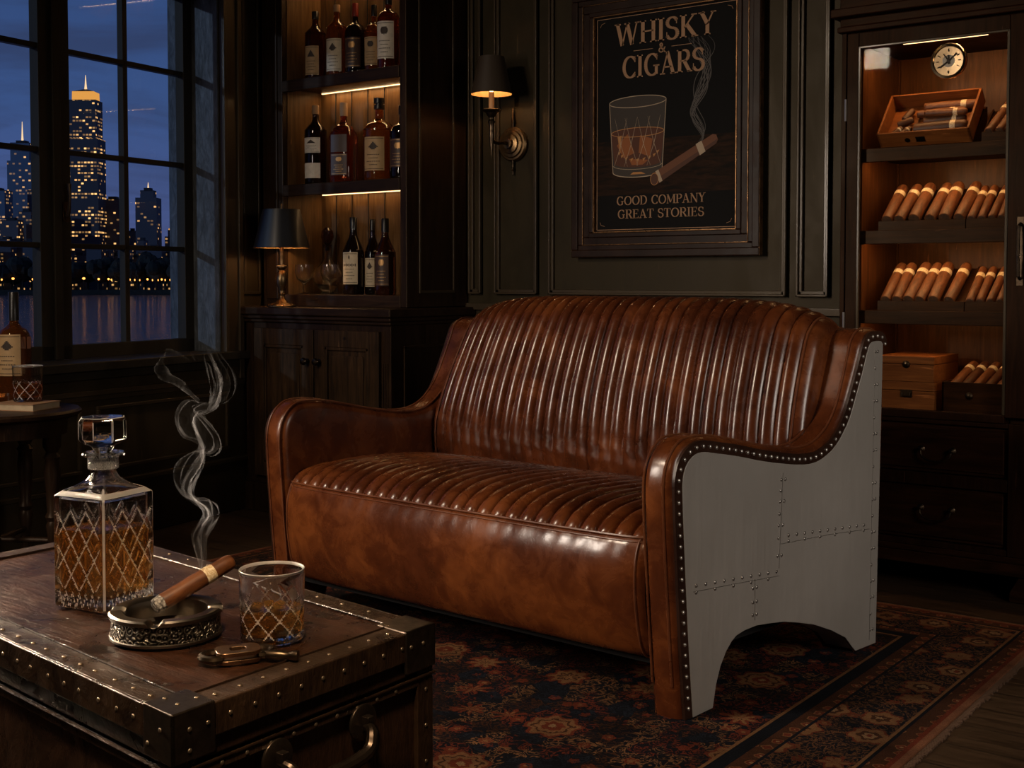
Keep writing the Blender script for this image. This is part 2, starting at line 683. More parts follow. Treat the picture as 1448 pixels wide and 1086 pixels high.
def band_fn(g, p):
    v = g.coord('Object')
    n = g.vor(v, 260, 'F1')
    g.put(p.inputs['Base Color'], g.ramp(n, [(.25, (.62, .50, .32)), (.42, (.45, .30, .14)), (.6, (.70, .60, .42))]))


M['cigar_band'] = pbr('cigar_band_paper', rough=.4, fn=band_fn)


def ash_fn(g, p):
    n = g.vor(g.coord('Object'), 240, 'F1')
    g.put(p.inputs['Base Color'], g.ramp(n, [(.2, (.42, .40, .37)), (.6, (.16, .15, .14)), (.8, (.035, .03, .028))]))
    g.put(p.inputs['Normal'], g.bump(n, .6, .002))


M['ash'] = pbr('cigar_ash', rough=.9, fn=ash_fn)


def emit(name, c, s):
    m, g, out = newmat(name)
    e = g.node('ShaderNodeEmission')
    g.put(e.inputs[0], c)
    e.inputs[1].default_value = s
    g.nt.links.new(e.outputs[0], out.inputs[0])
    return m


M['led'] = emit('warm_led', (1, .60, .27), 3.5)
M['flame'] = emit('bulb_glow', (1, .66, .30), 10)
M['shade_black'] = pbr('black_lamp_shade', (.008, .008, .009), .4, coat=.15)
M['shade_brown'] = pbr('brown_sconce_shade', (.035, .022, .012), .6)
M['shade_inner'] = pbr('gold_shade_lining', (.36, .20, .08), .45)
M['candle'] = pbr('candle_sleeve', (.50, .32, .15), .5)
M['book_cover'] = pbr('tan_book_cover', rough=.6, fn=paper_fn((.36, .20, .10)))
M['book_pages'] = pbr('book_pages', rough=.8, fn=paper_fn((.50, .38, .24)))
M['dial'] = pbr('cream_dial', (.48, .42, .34), .5)
M['chrome'] = pbr('polished_brass_bezel', (.62, .45, .28), .15, 1)

# =================================================================== THE ROOM
ZC = 2.75
YW = 4.30
# left wall frame: s runs along the wall, d goes outwards
LO = Vector((-4.4, 3.83, 0)); LD = Vector((-.1366, .9906, 0)).normalized(); LN = Vector((-.9906, -.1366, 0)).normalized()
ML = Matrix(((LN.x, LD.x, 0, LO.x), (LN.y, LD.y, 0, LO.y), (0, 0, 1, 0), (0, 0, 0, 1)))   # local x = outwards, y = along, z = up

b = MB(); b.box(-5.2, 2.3, -2.2, 5.0, -.1, 0)
struct('floor', b, M['floor'])
b = MB(); b.box(-5.2, 2.3, -2.2, 5.0, ZC, ZC + .1)
struct('ceiling', b, M['ceiling'])

# left wall with the window opening
S0, S1, SZ0, SZ1 = -1.78, -.19, .712, 2.36
SA, SB = -6.2, .55
b = MB()
b.box(0, .30, SA, S0, 0, ZC)
b.box(0, .30, S1, SB, 0, ZC)
b.box(0, .30, S0, S1, 0, SZ0)
b.box(0, .30, S0, S1, SZ1, ZC)
o = struct('wall_left', b, M['wall_brown']); o.matrix_world = ML
# plastered reveal lining
b = MB()
b.box(.004, .30, S1 - .008, S1, SZ0, SZ1)
b.box(.004, .30, S0, S0 + .008, SZ0, SZ1)
b.box(.004, .30, S0, S1, SZ1 - .008, SZ1)
o = struct('trim_1', b, M['plaster']); o.matrix_world = ML
# casing boards around the opening
b = MB()
for y0, y1 in ((S1, S1 + .115), (S0 - .115, S0)):
    b.box(-.022, 0, y0, y1, .60, SZ1 + .11)
    b.box(-.034, -.02, y0 + .085, y1, .60, SZ1 + .11)
    b.box(-.030, -.02, y0, y0 + .02, .60, SZ1 + .11)
b.box(-.022, 0, S0 - .11, S1 + .11, SZ1, SZ1 + .11)
o = struct('trim_2', b, M['moulding'], bevel=.004); o.matrix_world = ML
# sill and apron
b = MB()
b.box(-.055, .16, S0 - .14, S1 + .14, .690, .727)
b.box(-.030, 0, S0 - .12, S1 + .12, .655, .690)
o = struct('trim_3', b, M['frame_paint'], bevel=.005); o.matrix_world = ML
# lower wall rails and panels
b = MB()
b.box(-.020, 0, SA, .30, .590, .612)
b.box(-.012, 0, SA, .30, .57, .59)
for s0, s1 in ((-.92, -.16), (-1.9, -1.0), (-2.9, -1.98), (-3.9, -2.98)):
    for (a0, a1, c0, c1) in ((s0, s1, .53, .545), (s0, s1, .285, .30), (s0, s0 + .015, .30, .53), (s1 - .015, s1, .30, .53)):
        b.box(-.014, 0, a0, a1, c0, c1)
o = struct('trim_4', b, M['moulding'], bevel=.003); o.matrix_world = ML
b = MB()
b.box(-.022, 0, SA, .20, 0, .225)
b.box(-.034, 0, SA, .20, .225, .245)
o = struct('baseboard_left', b, M['wall_brown'], bevel=.004); o.matrix_world = ML
# panel strip between casing and cabinet
b = MB()
b.box(-.010, 0, -.045, -.03, .98, ZC - .1)
b.box(-.010, 0, .055, .07, .98, ZC - .1)
b.box(-.010, 0, -.045, .07, .98, .995)
o = struct('trim_5', b, M['moulding'], bevel=.003); o.matrix_world = ML

# window: two casements
win = bpy.data.objects.new('window_1', None)
col.objects.link(win); win['kind'] = 'structure'
win.matrix_world = ML
D0, D1 = .155, .205          # frame depth range


def casement(s0, s1, zs, mun, handle_side):
    b = MB()
    st = .075
    z0, z1 = SZ0 + .015, SZ1 - .01
    b.box(D0, D1, s0, s0 + st if handle_side > 0 else s0 + .055, z0, z1)
    b.box(D0, D1, s1 - st if handle_side < 0 else s1 - .055, s1, z0, z1)
    b.box(D0, D1, s0, s1, z0, z0 + .058)
    b.box(D0, D1, s0, s1, z1 - .055, z1)
    b.box(D0 + .008, D1 - .008, mun - .013, mun + .013, z0, z1)
    for z in zs:
        b.box(D0 + .008, D1 - .008, s0, s1, z - .011, z + .011)
    b.build('casement_frame', M['frame_paint'], win, bevel=.003)


ZS = (1.185, 1.56, 1.965)
casement(-.965, S1 - .005, ZS, -.585, 1)
casement(S0 + .005, -.967, ZS, -1.372, -1)
b = MB(); b.box(.178, .182, S0 + .02, S1 - .02, SZ0 + .03, SZ1 - .03)
b.build('glass_pane', M['pane'], win)
b = MB()
b.box(D0 - .014, D0, -.985, -.945, SZ0 + .015, SZ1 - .01)
b.build('meeting_strip', M['frame_paint'], win, bevel=.004)
b = MB()
b.tube([(D0 - .02, -.925, 1.30), (D0 - .03, -.925, 1.33), (D0 - .034, -.925, 1.38), (D0 - .03, -.925, 1.43)], [.010, .008, .007, .011], 10)
b.box(D0 - .012, D0, -.942, -.908, 1.28, 1.36)
b.build('window_handle', M['bronze'], win, smooth=True)

# back wall (ends where the built-in humidor cabinet begins)
b = MB(); b.box(-4.9, -1.705, YW, YW + .35, 0, ZC)
struct('wall_back', b, M['wall_paint'])
b = MB(); b.box(-.99, 2.2, YW, YW + .35, 0, ZC)
b.box(-1.705, -.99, YW + .30, YW + .35, 0, ZC)
b.box(-1.705, -.99, YW, YW + .30, 2.34, ZC)
struct('wall_back', b, M['wall_paint'])
b = MB(); b.box(2.0, 2.2, -2.2, YW, 0, ZC)
struct('wall_right', b, M['wall_paint'])
b = MB(); b.box(-4.2, 2.2, -2.2, -2.0, 0, ZC)
struct('wall_front', b, M['wall_paint'])


def frame_mould(b, x0, x1, z0, z1, y, w=.022, t=.014):
    for k, (ww, tt) in enumerate(((w, t), (w * .45, t * 1.7))):
        b.box(x0, x0 + ww, y - tt, y, z0, z1); b.box(x1 - ww, x1, y - tt, y, z0, z1)
        b.box(x0, x1, y - tt, y, z0, z0 + ww); b.box(x0, x1, y - tt, y, z1 - ww, z1)


b = MB()
for x0, x1 in ((-3.47, -3.40), (-3.325, -3.095), (-3.035, -1.955), (-1.915, -1.79), (-.93, -.2), (-.12, .9), (1.0, 1.9)):
    frame_mould(b, x0, x1, .985, 2.62, YW)
    frame_mould(b, x0, x1, .24, .86, YW)
b.box(-3.52, -1.72, YW - .018, YW, .915, .945)
struct('trim_6', b, M['moulding'], bevel=.003)
b = MB()
b.box(-3.52, -1.72, YW - .022, YW, 0, .16); b.box(-3.52, -1.72, YW - .030, YW, .16, .18)
struct('baseboard_back', b, M['wall_brown'], bevel=.004)

# =================================================================== RUG
RX0, RX1, RY0, RY1 = -3.65, -.905, .55, 3.88


def rug_fn(g, p):
    v = g.coord('Object')
    s = g.sep(v)
    hx, hy = (RX1 - RX0) / 2, (RY1 - RY0) / 2
    dx = g.m('SUBTRACT', hx, g.m('ABSOLUTE', s[0]))
    dy = g.m('SUBTRACT', hy, g.m('ABSOLUTE', s[1]))
    e = g.m('MINIMUM', dx, dy)                       # distance to the rug's edge
    wob = g.noise(v, 55, 3, .6)
    navy = (.0055, .0058, .0085); rust = (.115, .024, .011); tan = (.165, .080, .034); brown = (.050, .019, .009); cream = (.22, .13, .065); blue = (.014, .017, .025)

    def flowers(vec, scale, petals, r0, cols, rand=.75):
        vn = g.node('ShaderNodeTexVoronoi', feature='F1')
        g.put(vn.inputs['Vector'], vec); vn.inputs['Scale'].default_value = scale
        vn.inputs['Randomness'].default_value = rand
        d = vn.outputs['Distance']
        sub = g.node('ShaderNodeVectorMath', operation='SUBTRACT')
        g.put(sub.inputs[0], vec); g.put(sub.inputs[1], vn.outputs['Position'])
        q = g.sep(sub.outputs[0])
        ang = g.m('ARCTAN2', q[1], q[0])
        rnd = g.sep(vn.outputs['Color'])[0]
        pet = g.m('COSINE', g.m('MULTIPLY_ADD', ang, petals, g.m('MULTIPLY', rnd, 6)))
        edge = g.m('MULTIPLY_ADD', pet, .10, 1.0)
        r = g.m('DIVIDE', d, edge)
        r = g.m('ADD', r, g.m('MULTIPLY', g.m('SUBTRACT', wob, .5), .16))
        return r, rnd
    # field
    r1, k1 = flowers(v, 5.2, 8, .5, None)
    f = g.ramp(r1, [(0, cream), (.05, rust), (.13, tan), (.20, brown), (.235, tan), (.30, rust), (.345, navy), (.40, navy)], 'CONSTANT')
    vines = g.noise(v, 27, 3, .55, 2.2)
    vm = g.ramp(vines, [(.46, (0, 0, 0)), (.475, (1, 1, 1)), (.525, (1, 1, 1)), (.54, (0, 0, 0))])
    r2, k2 = flowers(v, 15, 5, .5, None, 1)
    f2 = g.ramp(r2, [(0, tan), (.10, rust), (.26, navy), (.30, navy)], 'CONSTANT')
    vcol = g.ramp(k2, [(0, rust), (.35, tan), (.6, brown), (.8, blue)], 'CONSTANT')
    f2 = g.mix(vm, f2, vcol)
    field = g.mix(g.m('LESS_THAN', r1, .345), f2, f)
    # main border with larger flowers
    r3, k3 = flowers(v, 6.6, 6, .5, None, .35)
    bd = g.ramp(r3, [(0, rust), (.06, cream), (.12, brown), (.18, tan), (.29, rust), (.33, navy), (.40, navy)], 'CONSTANT')
    bd2 = g.mix(vm, f2, g.mix(.5, tan, brown))
    border = g.mix(g.m('LESS_THAN', r3, .33), bd2, bd)
    # guard stripes
    chk = g.m('SINE', g.m('MULTIPLY', g.m('ADD', s[0], s[1]), 150))
    chk2 = g.m('SINE', g.m('MULTIPLY', g.m('SUBTRACT', s[0], s[1]), 150))
    gs = g.mix(g.m('GREATER_THAN', g.m('MULTIPLY', chk, chk2), .05), (.09, .022, .014), tan)
    r4, k4 = flowers(v, 21, 4, .5, None, .3)
    gs2 = g.ramp(r4, [(0, cream), (.1, rust), (.24, tan), (.3, brown)], 'CONSTANT')

    def band(base, a, bb, colr):
        ms = g.m('MULTIPLY', g.m('GREATER_THAN', e, a), g.m('LESS_THAN', e, bb))
        return g.mix(ms, base, colr)
    c = field
    c = band(c, -1, .345, border)
    c = band(c, .336, .345, tan)
    c = band(c, .300, .336, navy)
    c = band(c, .262, .300, gs2)
    c = band(c, .254, .262, navy)
    c = band(c, .075, .083, tan)
    c = band(c, .066, .075, navy)
    c = band(c, .030, .066, gs2)
    c = band(c, .018, .030, rust)
    c = band(c, -1, .018, (.17, .07, .035))
    fade = g.ramp(g.noise(v, 6, 4, .6), [(.3, (.5,) * 3), (.7, (1.15,) * 3)])
    c = g.mix(1.0, c, fade, 'MULTIPLY')
    pile = g.noise(v, 420, 2, .6)
    c = g.mix(1.0, c, g.ramp(pile, [(.3, (.6,) * 3), (.7, (1.2,) * 3)]), 'MULTIPLY')
    g.put(p.inputs['Base Color'], c)
    g.put(p.inputs['Normal'], g.bump(pile, .6, .003))


M['rug'] = pbr('persian_rug', rough=.9, fn=rug_fn, spec=.1)
M['fringe'] = pbr('rug_fringe', (.10, .052, .028), .9)
RT = .008
b = MB(); b.box(-(RX1 - RX0) / 2, (RX1 - RX0) / 2, -(RY1 - RY0) / 2, (RY1 - RY0) / 2, 0, RT)
rug = b.build('rug', M['rug'], bevel=.003)
rug.location = ((RX0 + RX1) / 2, (RY0 + RY1) / 2, 0)
tag(rug, 'dark red and navy floral oriental rug spread under the sofa and trunk', 'rug')
b = MB()
hw, hh = (RX1 - RX0) / 2, (RY1 - RY0) / 2
n = 0
for k in range(420):
    y = -hh + 2 * hh * k / 419
    b.box(hw, hw + .012 + random.random() * .008, y - .0025, y + .0025, 0, .005)
for k in range(340):
    x = -hw + 2 * hw * k / 339
    b.box(x - .0025, x + .0025, hh, hh + .010 + random.random() * .006, 0, .005)
fr = b.build('fringe', M['fringe'], rug)


# =================================================================== SOFA
SOFA_PHI = R(3)
sofa_a = Vector((math.cos(SOFA_PHI), -math.sin(SOFA_PHI), 0)); sofa_b = Vector((math.sin(SOFA_PHI), math.cos(SOFA_PHI), 0))
SOFA_FR = Vector((-1.41, 2.583, RT))
SCX, SCY = -.745, .42
sofa = thing('leather_sofa', 'channel-stitched brown leather two-seat sofa with riveted aluminium side panels', 'sofa',
             SOFA_FR + sofa_a * SCX + sofa_b * SCY, -SOFA_PHI)


def SP(x, y, z):
    """sofa coordinates (x 0 at the right side, -1.53 at the left) with the side flaring a little to the rear"""
    return Vector((x + .1 * y * (x + 1.49) / 1.49 - SCX, y - SCY, z))


P_TOP = [(-.040, 0), (-.058, .18), (-.074, .36), (-.084, .50), (-.084, .575), (-.066, .625), (-.025, .660), (.03, .667), (.10, .661), (.20, .641),
         (.32, .616), (.42, .601), (.50, .598), (.565, .612), (.62, .645), (.665, .695), (.70, .762), (.732, .83), (.752, .872), (.785, .898), (.83, .902), (.872, .895), (.886, .875)]
P_REAR = [(.872, .60), (.858, .30), (.846, 0)]
P_ARCH = [(.733, 0), (.712, .022), (.68, .052), (.607, .087), (.52, .120), (.441, .141), (.375, .156), (.314, .164), (.255, .170), (.204, .168), (.170, .162), (.151, .152),
          (.128, .132), (.105, .10), (.088, .06), (.075, 0)]
A_TOP = [(-.003, .0), (-.021, .177), (-.036, .37), (-.047, .53), (-.044, .585), (-.020, .619), (.022, .632), (.09, .622), (.163, .609), (.26, .588), (.346, .572), (.434, .559),
         (.50, .555), (.55, .562), (.605, .583), (.648, .614), (.69, .661), (.723, .722), (.758, .79), (.780, .84), (.795, .862), (.82, .868), (.852, .867), (.864, .858)]
A_REAR = [(.858, .60), (.850, .30), (.843, .004)]
top_s = [(p.x, p.y) for p in catmull([Vector((a, c, 0)) for a, c in P_TOP], 4)]
alu_s = [(p.x, p.y) for p in catmull([Vector((a, c, 0)) for a, c in A_TOP], 4)]


def inset_poly(poly, w, d):
    out = []
    n = len(poly)
    for i, p in enumerate(poly):
        a = Vector((*(poly[i - 1] if i else p), 0)); c = Vector((*poly[(i + 1) % n], 0))
        t = (c - a)
        if t.length < 1e-7:
            out.append(p); continue
        t.normalize()
        nn = Vector((t.y, -t.x, 0))     # polygon is clockwise in (y,z): right-hand side is inside
        out.append((p[0] + nn.x * d * w[i], p[1] + nn.y * d * w[i]))
    return out


def arm(side):
    """side +1: right arm (outer face at x=0), -1: left arm (outer face at x=-1.53)"""
    poly = top_s + P_REAR + P_ARCH
    nt = len(top_s)
    wts = [1.0] * nt + [0] * (len(P_REAR) + len(P_ARCH))
    wts[-1] = 0; wts[nt - 1] = .6
    th = .088
    ro, ri = .020, .030
    levels = [(ro * (1 - math.cos(PI / 2 * k / 6)), ro * (1 - math.sin(PI / 2 * k / 6))) for k in range(7)]
    levels += [(th - ri * (1 - math.cos(PI / 2 * k / 7)), ri * (1 - math.sin(PI / 2 * k / 7))) for k in range(7, -1, -1)]
    vs = []
    n = len(poly)
    for (dx, ins) in levels:
        pp = inset_poly(poly, wts, ins)
        for i, (y, z) in enumerate(pp):
            # wing grows thicker towards the rear top
            tk = 1 + .35 * max(0, min(1, (z - .66) / .2))
            x = -dx * tk if side > 0 else -1.49 + dx * tk
            vs.append(SP(x, y, max(z, 0)))
    fs = []
    L = len(levels)
    for j in range(L - 1):
        for i in range(n):
            k = (i + 1) % n
            fs.append((j * n + i, j * n + k, (j + 1) * n + k, (j + 1) * n + i))
    fs.append(tuple(range(n))); fs.append(tuple(reversed([(L - 1) * n + i for i in range(n)])))
    b = MB(); b.add(vs, fs)
    o = b.build('arm', M['leather'], sofa, smooth=True, angle=50)
    # piping along the inner and outer edges
    for dx, ins in ((th - .012, .001), (.020, -.001)):
        pp = inset_poly(poly, wts, ins)[:nt]
        pts = []
        for (y, z) in pp[2:-2]:
            tk = 1 + .35 * max(0, min(1, (z - .66) / .2))
            x = -dx * tk if side > 0 else -1.49 + dx * tk
            pts.append(SP(x, y, z))
        b = MB(); b.tube(pts, .0032, 6)
        b.build('arm_piping', M['piping'], o, smooth=True)
    # aluminium sheet
    xo = .001 if side > 0 else -1.491
    xe = xo + side * .005
    b = MB()
    ap = alu_s + A_REAR + [(.733, .004)] + P_ARCH[1:-1] + [(.075, .004)]
    vs = [SP(xo, y, z) for y, z in ap] + [SP(xe, y, z) for y, z in ap]
    n = len(ap)
    fs = [tuple(range(n)), tuple(reversed(range(n, 2 * n)))] + [(i, (i + 1) % n, n + (i + 1) % n, n + i) for i in range(n)]
    b.add(vs, fs)
    pan = b.build('side_panel', M['alu'], sofa, bevel=.0012)
    pan['label'] = 'brushed aluminium side panel with rivets'
    # rolled inner lip of the arch
    b = MB()
    for a, c in zip(P_ARCH[:-1], P_ARCH[1:]):
        vs = [SP(xo, a[0], max(a[1] - .001, .001)), SP(xo, c[0], max(c[1] - .001, .001)), SP(xo - side * .075, c[0], max(c[1] - .001, .001)), SP(xo - side * .075, a[0], max(a[1] - .001, .001))]
        b.add(vs, [(0, 1, 2, 3)])
    b.build('arch_lip', M['alu'], pan, smooth=True)
    # dark trim strip between the sheet and the leather
    b = MB()
    out = inset_poly(alu_s + A_REAR, [1] * (len(alu_s)) + [0] * 3, -.028)[:len(alu_s)]
    out[0] = (out[0][0], 0)
    st = []
    for (y, z), (y2, z2) in zip(alu_s, out):
        st.append((y, z, y2, z2))
    vs = []
    for (y, z, y2, z2) in st:
        vs += [SP(xo, y, z), SP(xo + side * .0035, y, z), SP(xo + side * .0035, y2, z2), SP(xo - side * .004, y2, z2)]
    fs = []
    for i in range(len(st) - 1):
        for k in range(4):
            k2 = (k + 1) % 4
            fs.append((i * 4 + k, i * 4 + k2, i * 4 + 4 + k2, i * 4 + 4 + k))
    b.add(vs, fs)
    b.build('trim_strip', M['leather_dark'], sofa, smooth=True)
    return xe


xr = arm(1)
xl = arm(-1)

# nail heads along the trim strip of the right arm
nb = MB(); nb.sphere((0, 0, 0), .0052, 10, 6)
nail0 = None
mid = inset_poly(alu_s + A_REAR, [1] * (len(alu_s)) + [0] * 3, -.0135)[:len(alu_s)]
pts = resample([Vector((y, z, 0)) for y, z in mid], .0262)
for q in pts[1:]:
    if nail0 is None:
        o = nail0 = nb.build('nail_head', M['nail'], sofa, smooth=True)
    else:
        o = nail0.copy(); col.objects.link(o)
    o.location = SP(.005, q.x, max(q.y, .012)); o.scale = (.7, 1, 1)

# rivets on the aluminium sheet
rb = MB(); rb.sphere((0, 0, 0), .0050, 10, 6)
riv = []
for i, (y, z) in enumerate([(.359, .528), (.357, .500), (.355, .472), (.352, .440), (.350, .411), (.348, .378), (.345, .333)]):
    riv.append((y, z))
    if i % 2 == 0 or i == 4:
        riv.append((y + .018, z - .001))
for i in range(11):
    t = i / 10
    y, z = .395 + .375 * t, .372 - .026 * t
    riv.append((y, z + .007))
    if i % 2 == 0:
        riv.append((y, z - .008))
for i in range(10):
    t = i / 9
    y, z = .006 + .335 * t, .308 - .022 * t
    riv.append((y, z + .007))
    if i % 2 == 0:
        riv.append((y, z - .009))
for i, z in enumerate((.268, .232, .20)):
    riv += [(.238, z), (.254, z)]
for i in range(18):
    z = .838 - .0465 * i
    y = .826 - .012 * (1 - z / .84) - .004
    riv.append((y, z))
    if i % 3 != 1:
        riv.append((y + .014, z))
r0 = None
for (y, z) in riv:
    if r0 is None:
        o = r0 = rb.build('rivet', M['alu_rivet'], sofa, smooth=True)
    else:
        o = r0.copy(); col.objects.link(o)
    o.location = SP(.0058, y, z); o.scale = (.6, 1, 1)
# stamped seam lines between the sheets
b = MB()
for path in ([(.366, .545), (.358, .40), (.352, .30)], [(.352, .362), (.60, .352), (.80, .338)], [(-.005, .302), (.17, .292), (.352, .280)], [(.246, .290), (.247, .185)],
             [(.820, .855), (.812, .40), (.806, .02)]):
    b.tube([SP(.0062, y, z) for y, z in path], .0008, 5)
b.build('panel_seam', M['alu_rivet'], sofa, smooth=True)

# back cushion with vertical channels
NCH = 32


def back_pt(u, v):
    t = 2 * u - 1
    W = (1 - abs(t) ** 5.0) ** .5 if abs(t) < 1 else 0
    midp = BACK_MID[int(round(v * (len(BACK_MID) - 1)))]
    edg = BACK_EDGE[int(round(v * (len(BACK_MID) - 1)))]
    y = edg[0] + (midp[0] - edg[0]) * W
    z = edg[1] + (midp[1] - edg[1]) * W
    return t, y, z


bm_ = [(.560, .40), (.545, .46), (.535, .52), (.540, .60), (.560, .70), (.592, .80), (.622, .875), (.655, .935), (.70, .972), (.755, .985), (.81, .975), (.85, .94), (.865, .88), (.860, .60), (.850, .20)]
be_ = [(.590, .40), (.590, .46), (.592, .52), (.600, .60), (.625, .68), (.655, .755), (.680, .815), (.70, .855), (.735, .885), (.765, .892), (.80, .885), (.835, .87), (.85, .84), (.850, .60), (.845, .20)]
BACK_MID = [(p.x, p.y) for p in catmull([Vector((a, c, 0)) for a, c in bm_], 6)]
BACK_EDGE = [(p.x, p.y) for p in catmull([Vector((a, c, 0)) for a, c in be_], 6)]
NV = len(BACK_MID); NU = NCH * 12 + 1
b = MB()
raw = [[back_pt(i / (NU - 1), j / (NV - 1)) for i in range(NU)] for j in range(NV)]
vs = []
XB0, XB1 = -1.410, -.068
for j in range(NV):
    for i in range(NU):
        t, y, z = raw[j][i]
        ja, jb = max(j - 1, 0), min(j + 1, NV - 1)
        ty, tz = raw[jb][i][1] - raw[ja][i][1], raw[jb][i][2] - raw[ja][i][2]
        L = math.hypot(ty, tz) or 1
        ny, nz = -tz / L, ty / L
        sgn = (t + .955) / 1.91 * (NCH - 2)
        if 0 <= sgn <= NCH - 2:
            h = abs(math.sin(PI * sgn)) ** .5
            amp = .016 * min(1, max(.35, (z - .42) / .2)) if y < .83 else .016 * max(0, (z - .80) / .15)
            if z > .55 or y < .7:
                pass
            d = (h - .75) * max(amp, 0)
        else:
            d = 0.0
        # soft creases across the lower part of the cushion
        if y < .6 and z < .62:
            d += .0018 * math.sin(z * 130 + t * 9) * max(0, 1 - abs(z - .53) / .07)
        x = XB0 + (XB1 - XB0) * (t + 1) / 2
        # upper corners draw inwards a little
        x += -t * (.075 if t < 0 else .02) * max(0, (z - .55) / .42)
        vs.append(SP(x, y + ny * d, z + nz * d))
fs = [(j * NU + i, j * NU + i + 1, (j + 1) * NU + i + 1, (j + 1) * NU + i) for j in range(NV - 1) for i in range(NU - 1)]
lft = [j * NU for j in range(NV)]; rgt = [j * NU + NU - 1 for j in range(NV)]
fs += [tuple(lft), tuple(reversed(rgt)), tuple(list(range(NU)) + [(NV - 1) * NU + i for i in range(NU - 1, -1, -1)])]
b.add(vs, fs)
b.build('back_cushion', M['leather'], sofa, smooth=True, angle=62, recalc=True)
# piping up both ends of the back cushion
for t_ in (-.957, .957):
    i = int(round((t_ + 1) / 2 * (NU - 1)))
    b = MB(); b.tube([Vector(vs[j * NU + i]) for j in range(0, NV - 12)], .0035, 6)
    b.build('cushion_piping', M['piping'], sofa, smooth=True)

# seat cushion with channels running front to back
sm_ = [(.60, .440), (.50, .464), (.38, .481), (.26, .490), (.15, .492), (.07, .488), (.01, .478), (-.035, .460), (-.063, .438), (-.073, .422)]
se_ = [(.60, .430), (.50, .440), (.38, .446), (.26, .448), (.15, .448), (.06, .448), (.01, .446), (-.015, .440), (-.030, .432), (-.040, .424)]
SM = [(p.x, p.y) for p in catmull([Vector((a, c, 0)) for a, c in sm_], 7)]
SE = [(p.x, p.y) for p in catmull([Vector((a, c, 0)) for a, c in se_], 7)]
XS0, XS1 = -1.408, -.086
NSC = 27
NU2 = NSC * 12 + 1


def seat_w(t):
    return (1 - abs(t) ** 6) ** .5 if abs(t) < 1 else 0


vs = []
for j, ((my, mz), (ey, ez)) in enumerate(zip(SM, SE)):
    f = j / (len(SM) - 1)
    for i in range(NU2):
        t = 2 * i / (NU2 - 1) - 1
        W = seat_w(t)
        y = ey + (my - ey) * W; z = ez + (mz - ez) * W
        sg = (t + 1) / 2 * NSC
        h = abs(math.sin(PI * sg)) ** .5
        amp = .016 * (1 if f > .25 else .35 + .65 * f / .25) * (1 if abs(t) < .99 else .3)
        if f > .97:
            amp *= .4
        ja, jb = max(j - 1, 0), min(j + 1, len(SM) - 1)
        ty, tz = SM[jb][0] - SM[ja][0], SM[jb][1] - SM[ja][1]
        L = math.hypot(ty, tz)
        ny, nz = tz / L, -ty / L
        d = (h - .8) * amp
        x = XS0 + (XS1 - XS0) * (t + 1) / 2
        vs.append(SP(x, y + ny * d, z + nz * d))
NR = len(SM)
fs = [(j * NU2 + i, (j + 1) * NU2 + i, (j + 1) * NU2 + i + 1, j * NU2 + i + 1) for j in range(NR - 1) for i in range(NU2 - 1)]
b = MB(); b.add(vs, fs)
b.build('seat_cushion', M['leather'], sofa, smooth=True, angle=62)
# smooth bulging front below the seam
fm_ = [(-.066, .424), (-.082, .405), (-.094, .36), (-.096, .30), (-.088, .24), (-.076, .19), (-.060, .152), (-.040, .130), (.0, .122), (.06, .122)]
fe_ = [(-.038, .426), (-.052, .40), (-.062, .36), (-.064, .30), (-.058, .24), (-.050, .19), (-.038, .152), (-.020, .132), (.0, .124), (.06, .122)]
FM = [(p.x, p.y) for p in catmull([Vector((a, c, 0)) for a, c in fm_], 5)]
FE = [(p.x, p.y) for p in catmull([Vector((a, c, 0)) for a, c in fe_], 5)]
NF = 150
vs = []
for j, ((my, mz), (ey, ez)) in enumerate(zip(FM, FE)):
    for i in range(NF):
        t = 2 * i / (NF - 1) - 1
        W = seat_w(t)
        y = ey + (my - ey) * W; z = ez + (mz - ez) * W
        y += .0009 * math.sin(i * .9 + j * .25 + math.sin(i * .31)) * max(0, 1 - j / 14) + .0007 * math.sin(i * 2.3 + 1) * max(0, 1 - j / 8)
        x = XS0 + (XS1 - XS0) * (t + 1) / 2
        vs.append(SP(x, y, z))
fs = [(j * NF + i, (j + 1) * NF + i, (j + 1) * NF + i + 1, j * NF + i + 1) for j in range(len(FM) - 1) for i in range(NF - 1)]
b = MB(); b.add(vs, fs)
b.build('seat_front', M['leather'], sofa, smooth=True, angle=60)
# double piping along the seam
for dz in (0.0, -.010):
    b = MB()
    pts = []
    for i in range(80):
        t = 2 * i / 79 - 1
        W = seat_w(t)
        y = -.040 - .032 * W - (.001 if dz == 0 else .006); z = .4235 + dz
        pts.append(SP(XS0 + (XS1 - XS0) * (t + 1) / 2, y, z))
    b.tube(pts, .0034 if dz == 0 else .0022, 6)
    b.build('seam_piping', M['piping'], sofa, smooth=True)
# vertical piping at the front's ends
for xx in (XS0 + .02, XS1 - .02):
    b = MB()
    t = (xx - XS0) / (XS1 - XS0) * 2 - 1
    W = seat_w(t)
    b.tube([SP(xx, e[0] + (m_[0] - e[0]) * W - .001, e[1] + (m_[1] - e[1]) * W) for m_, e in zip(FM[:-8], FE[:-8])], .003, 6)
    b.build('front_piping', M['piping'], sofa, smooth=True)
# hidden carcass under the seat and behind the back
b = MB()
for (x0, x1, y0, y1, z0, z1) in ((-1.40, -.09, -.0, .80, .105, .30), (-1.40, -.09, .02, .60, .30, .40)):
    vs = [SP(x, y, z) for z in (z0, z1) for y in (y0, y1) for x in (x0, x1)]
    b.add(vs, [(0, 2, 3, 1), (4, 5, 7, 6), (0, 1, 5, 4), (2, 6, 7, 3), (0, 4, 6, 2), (1, 3, 7, 5)])
b.build('base_frame', M['underside'], sofa)

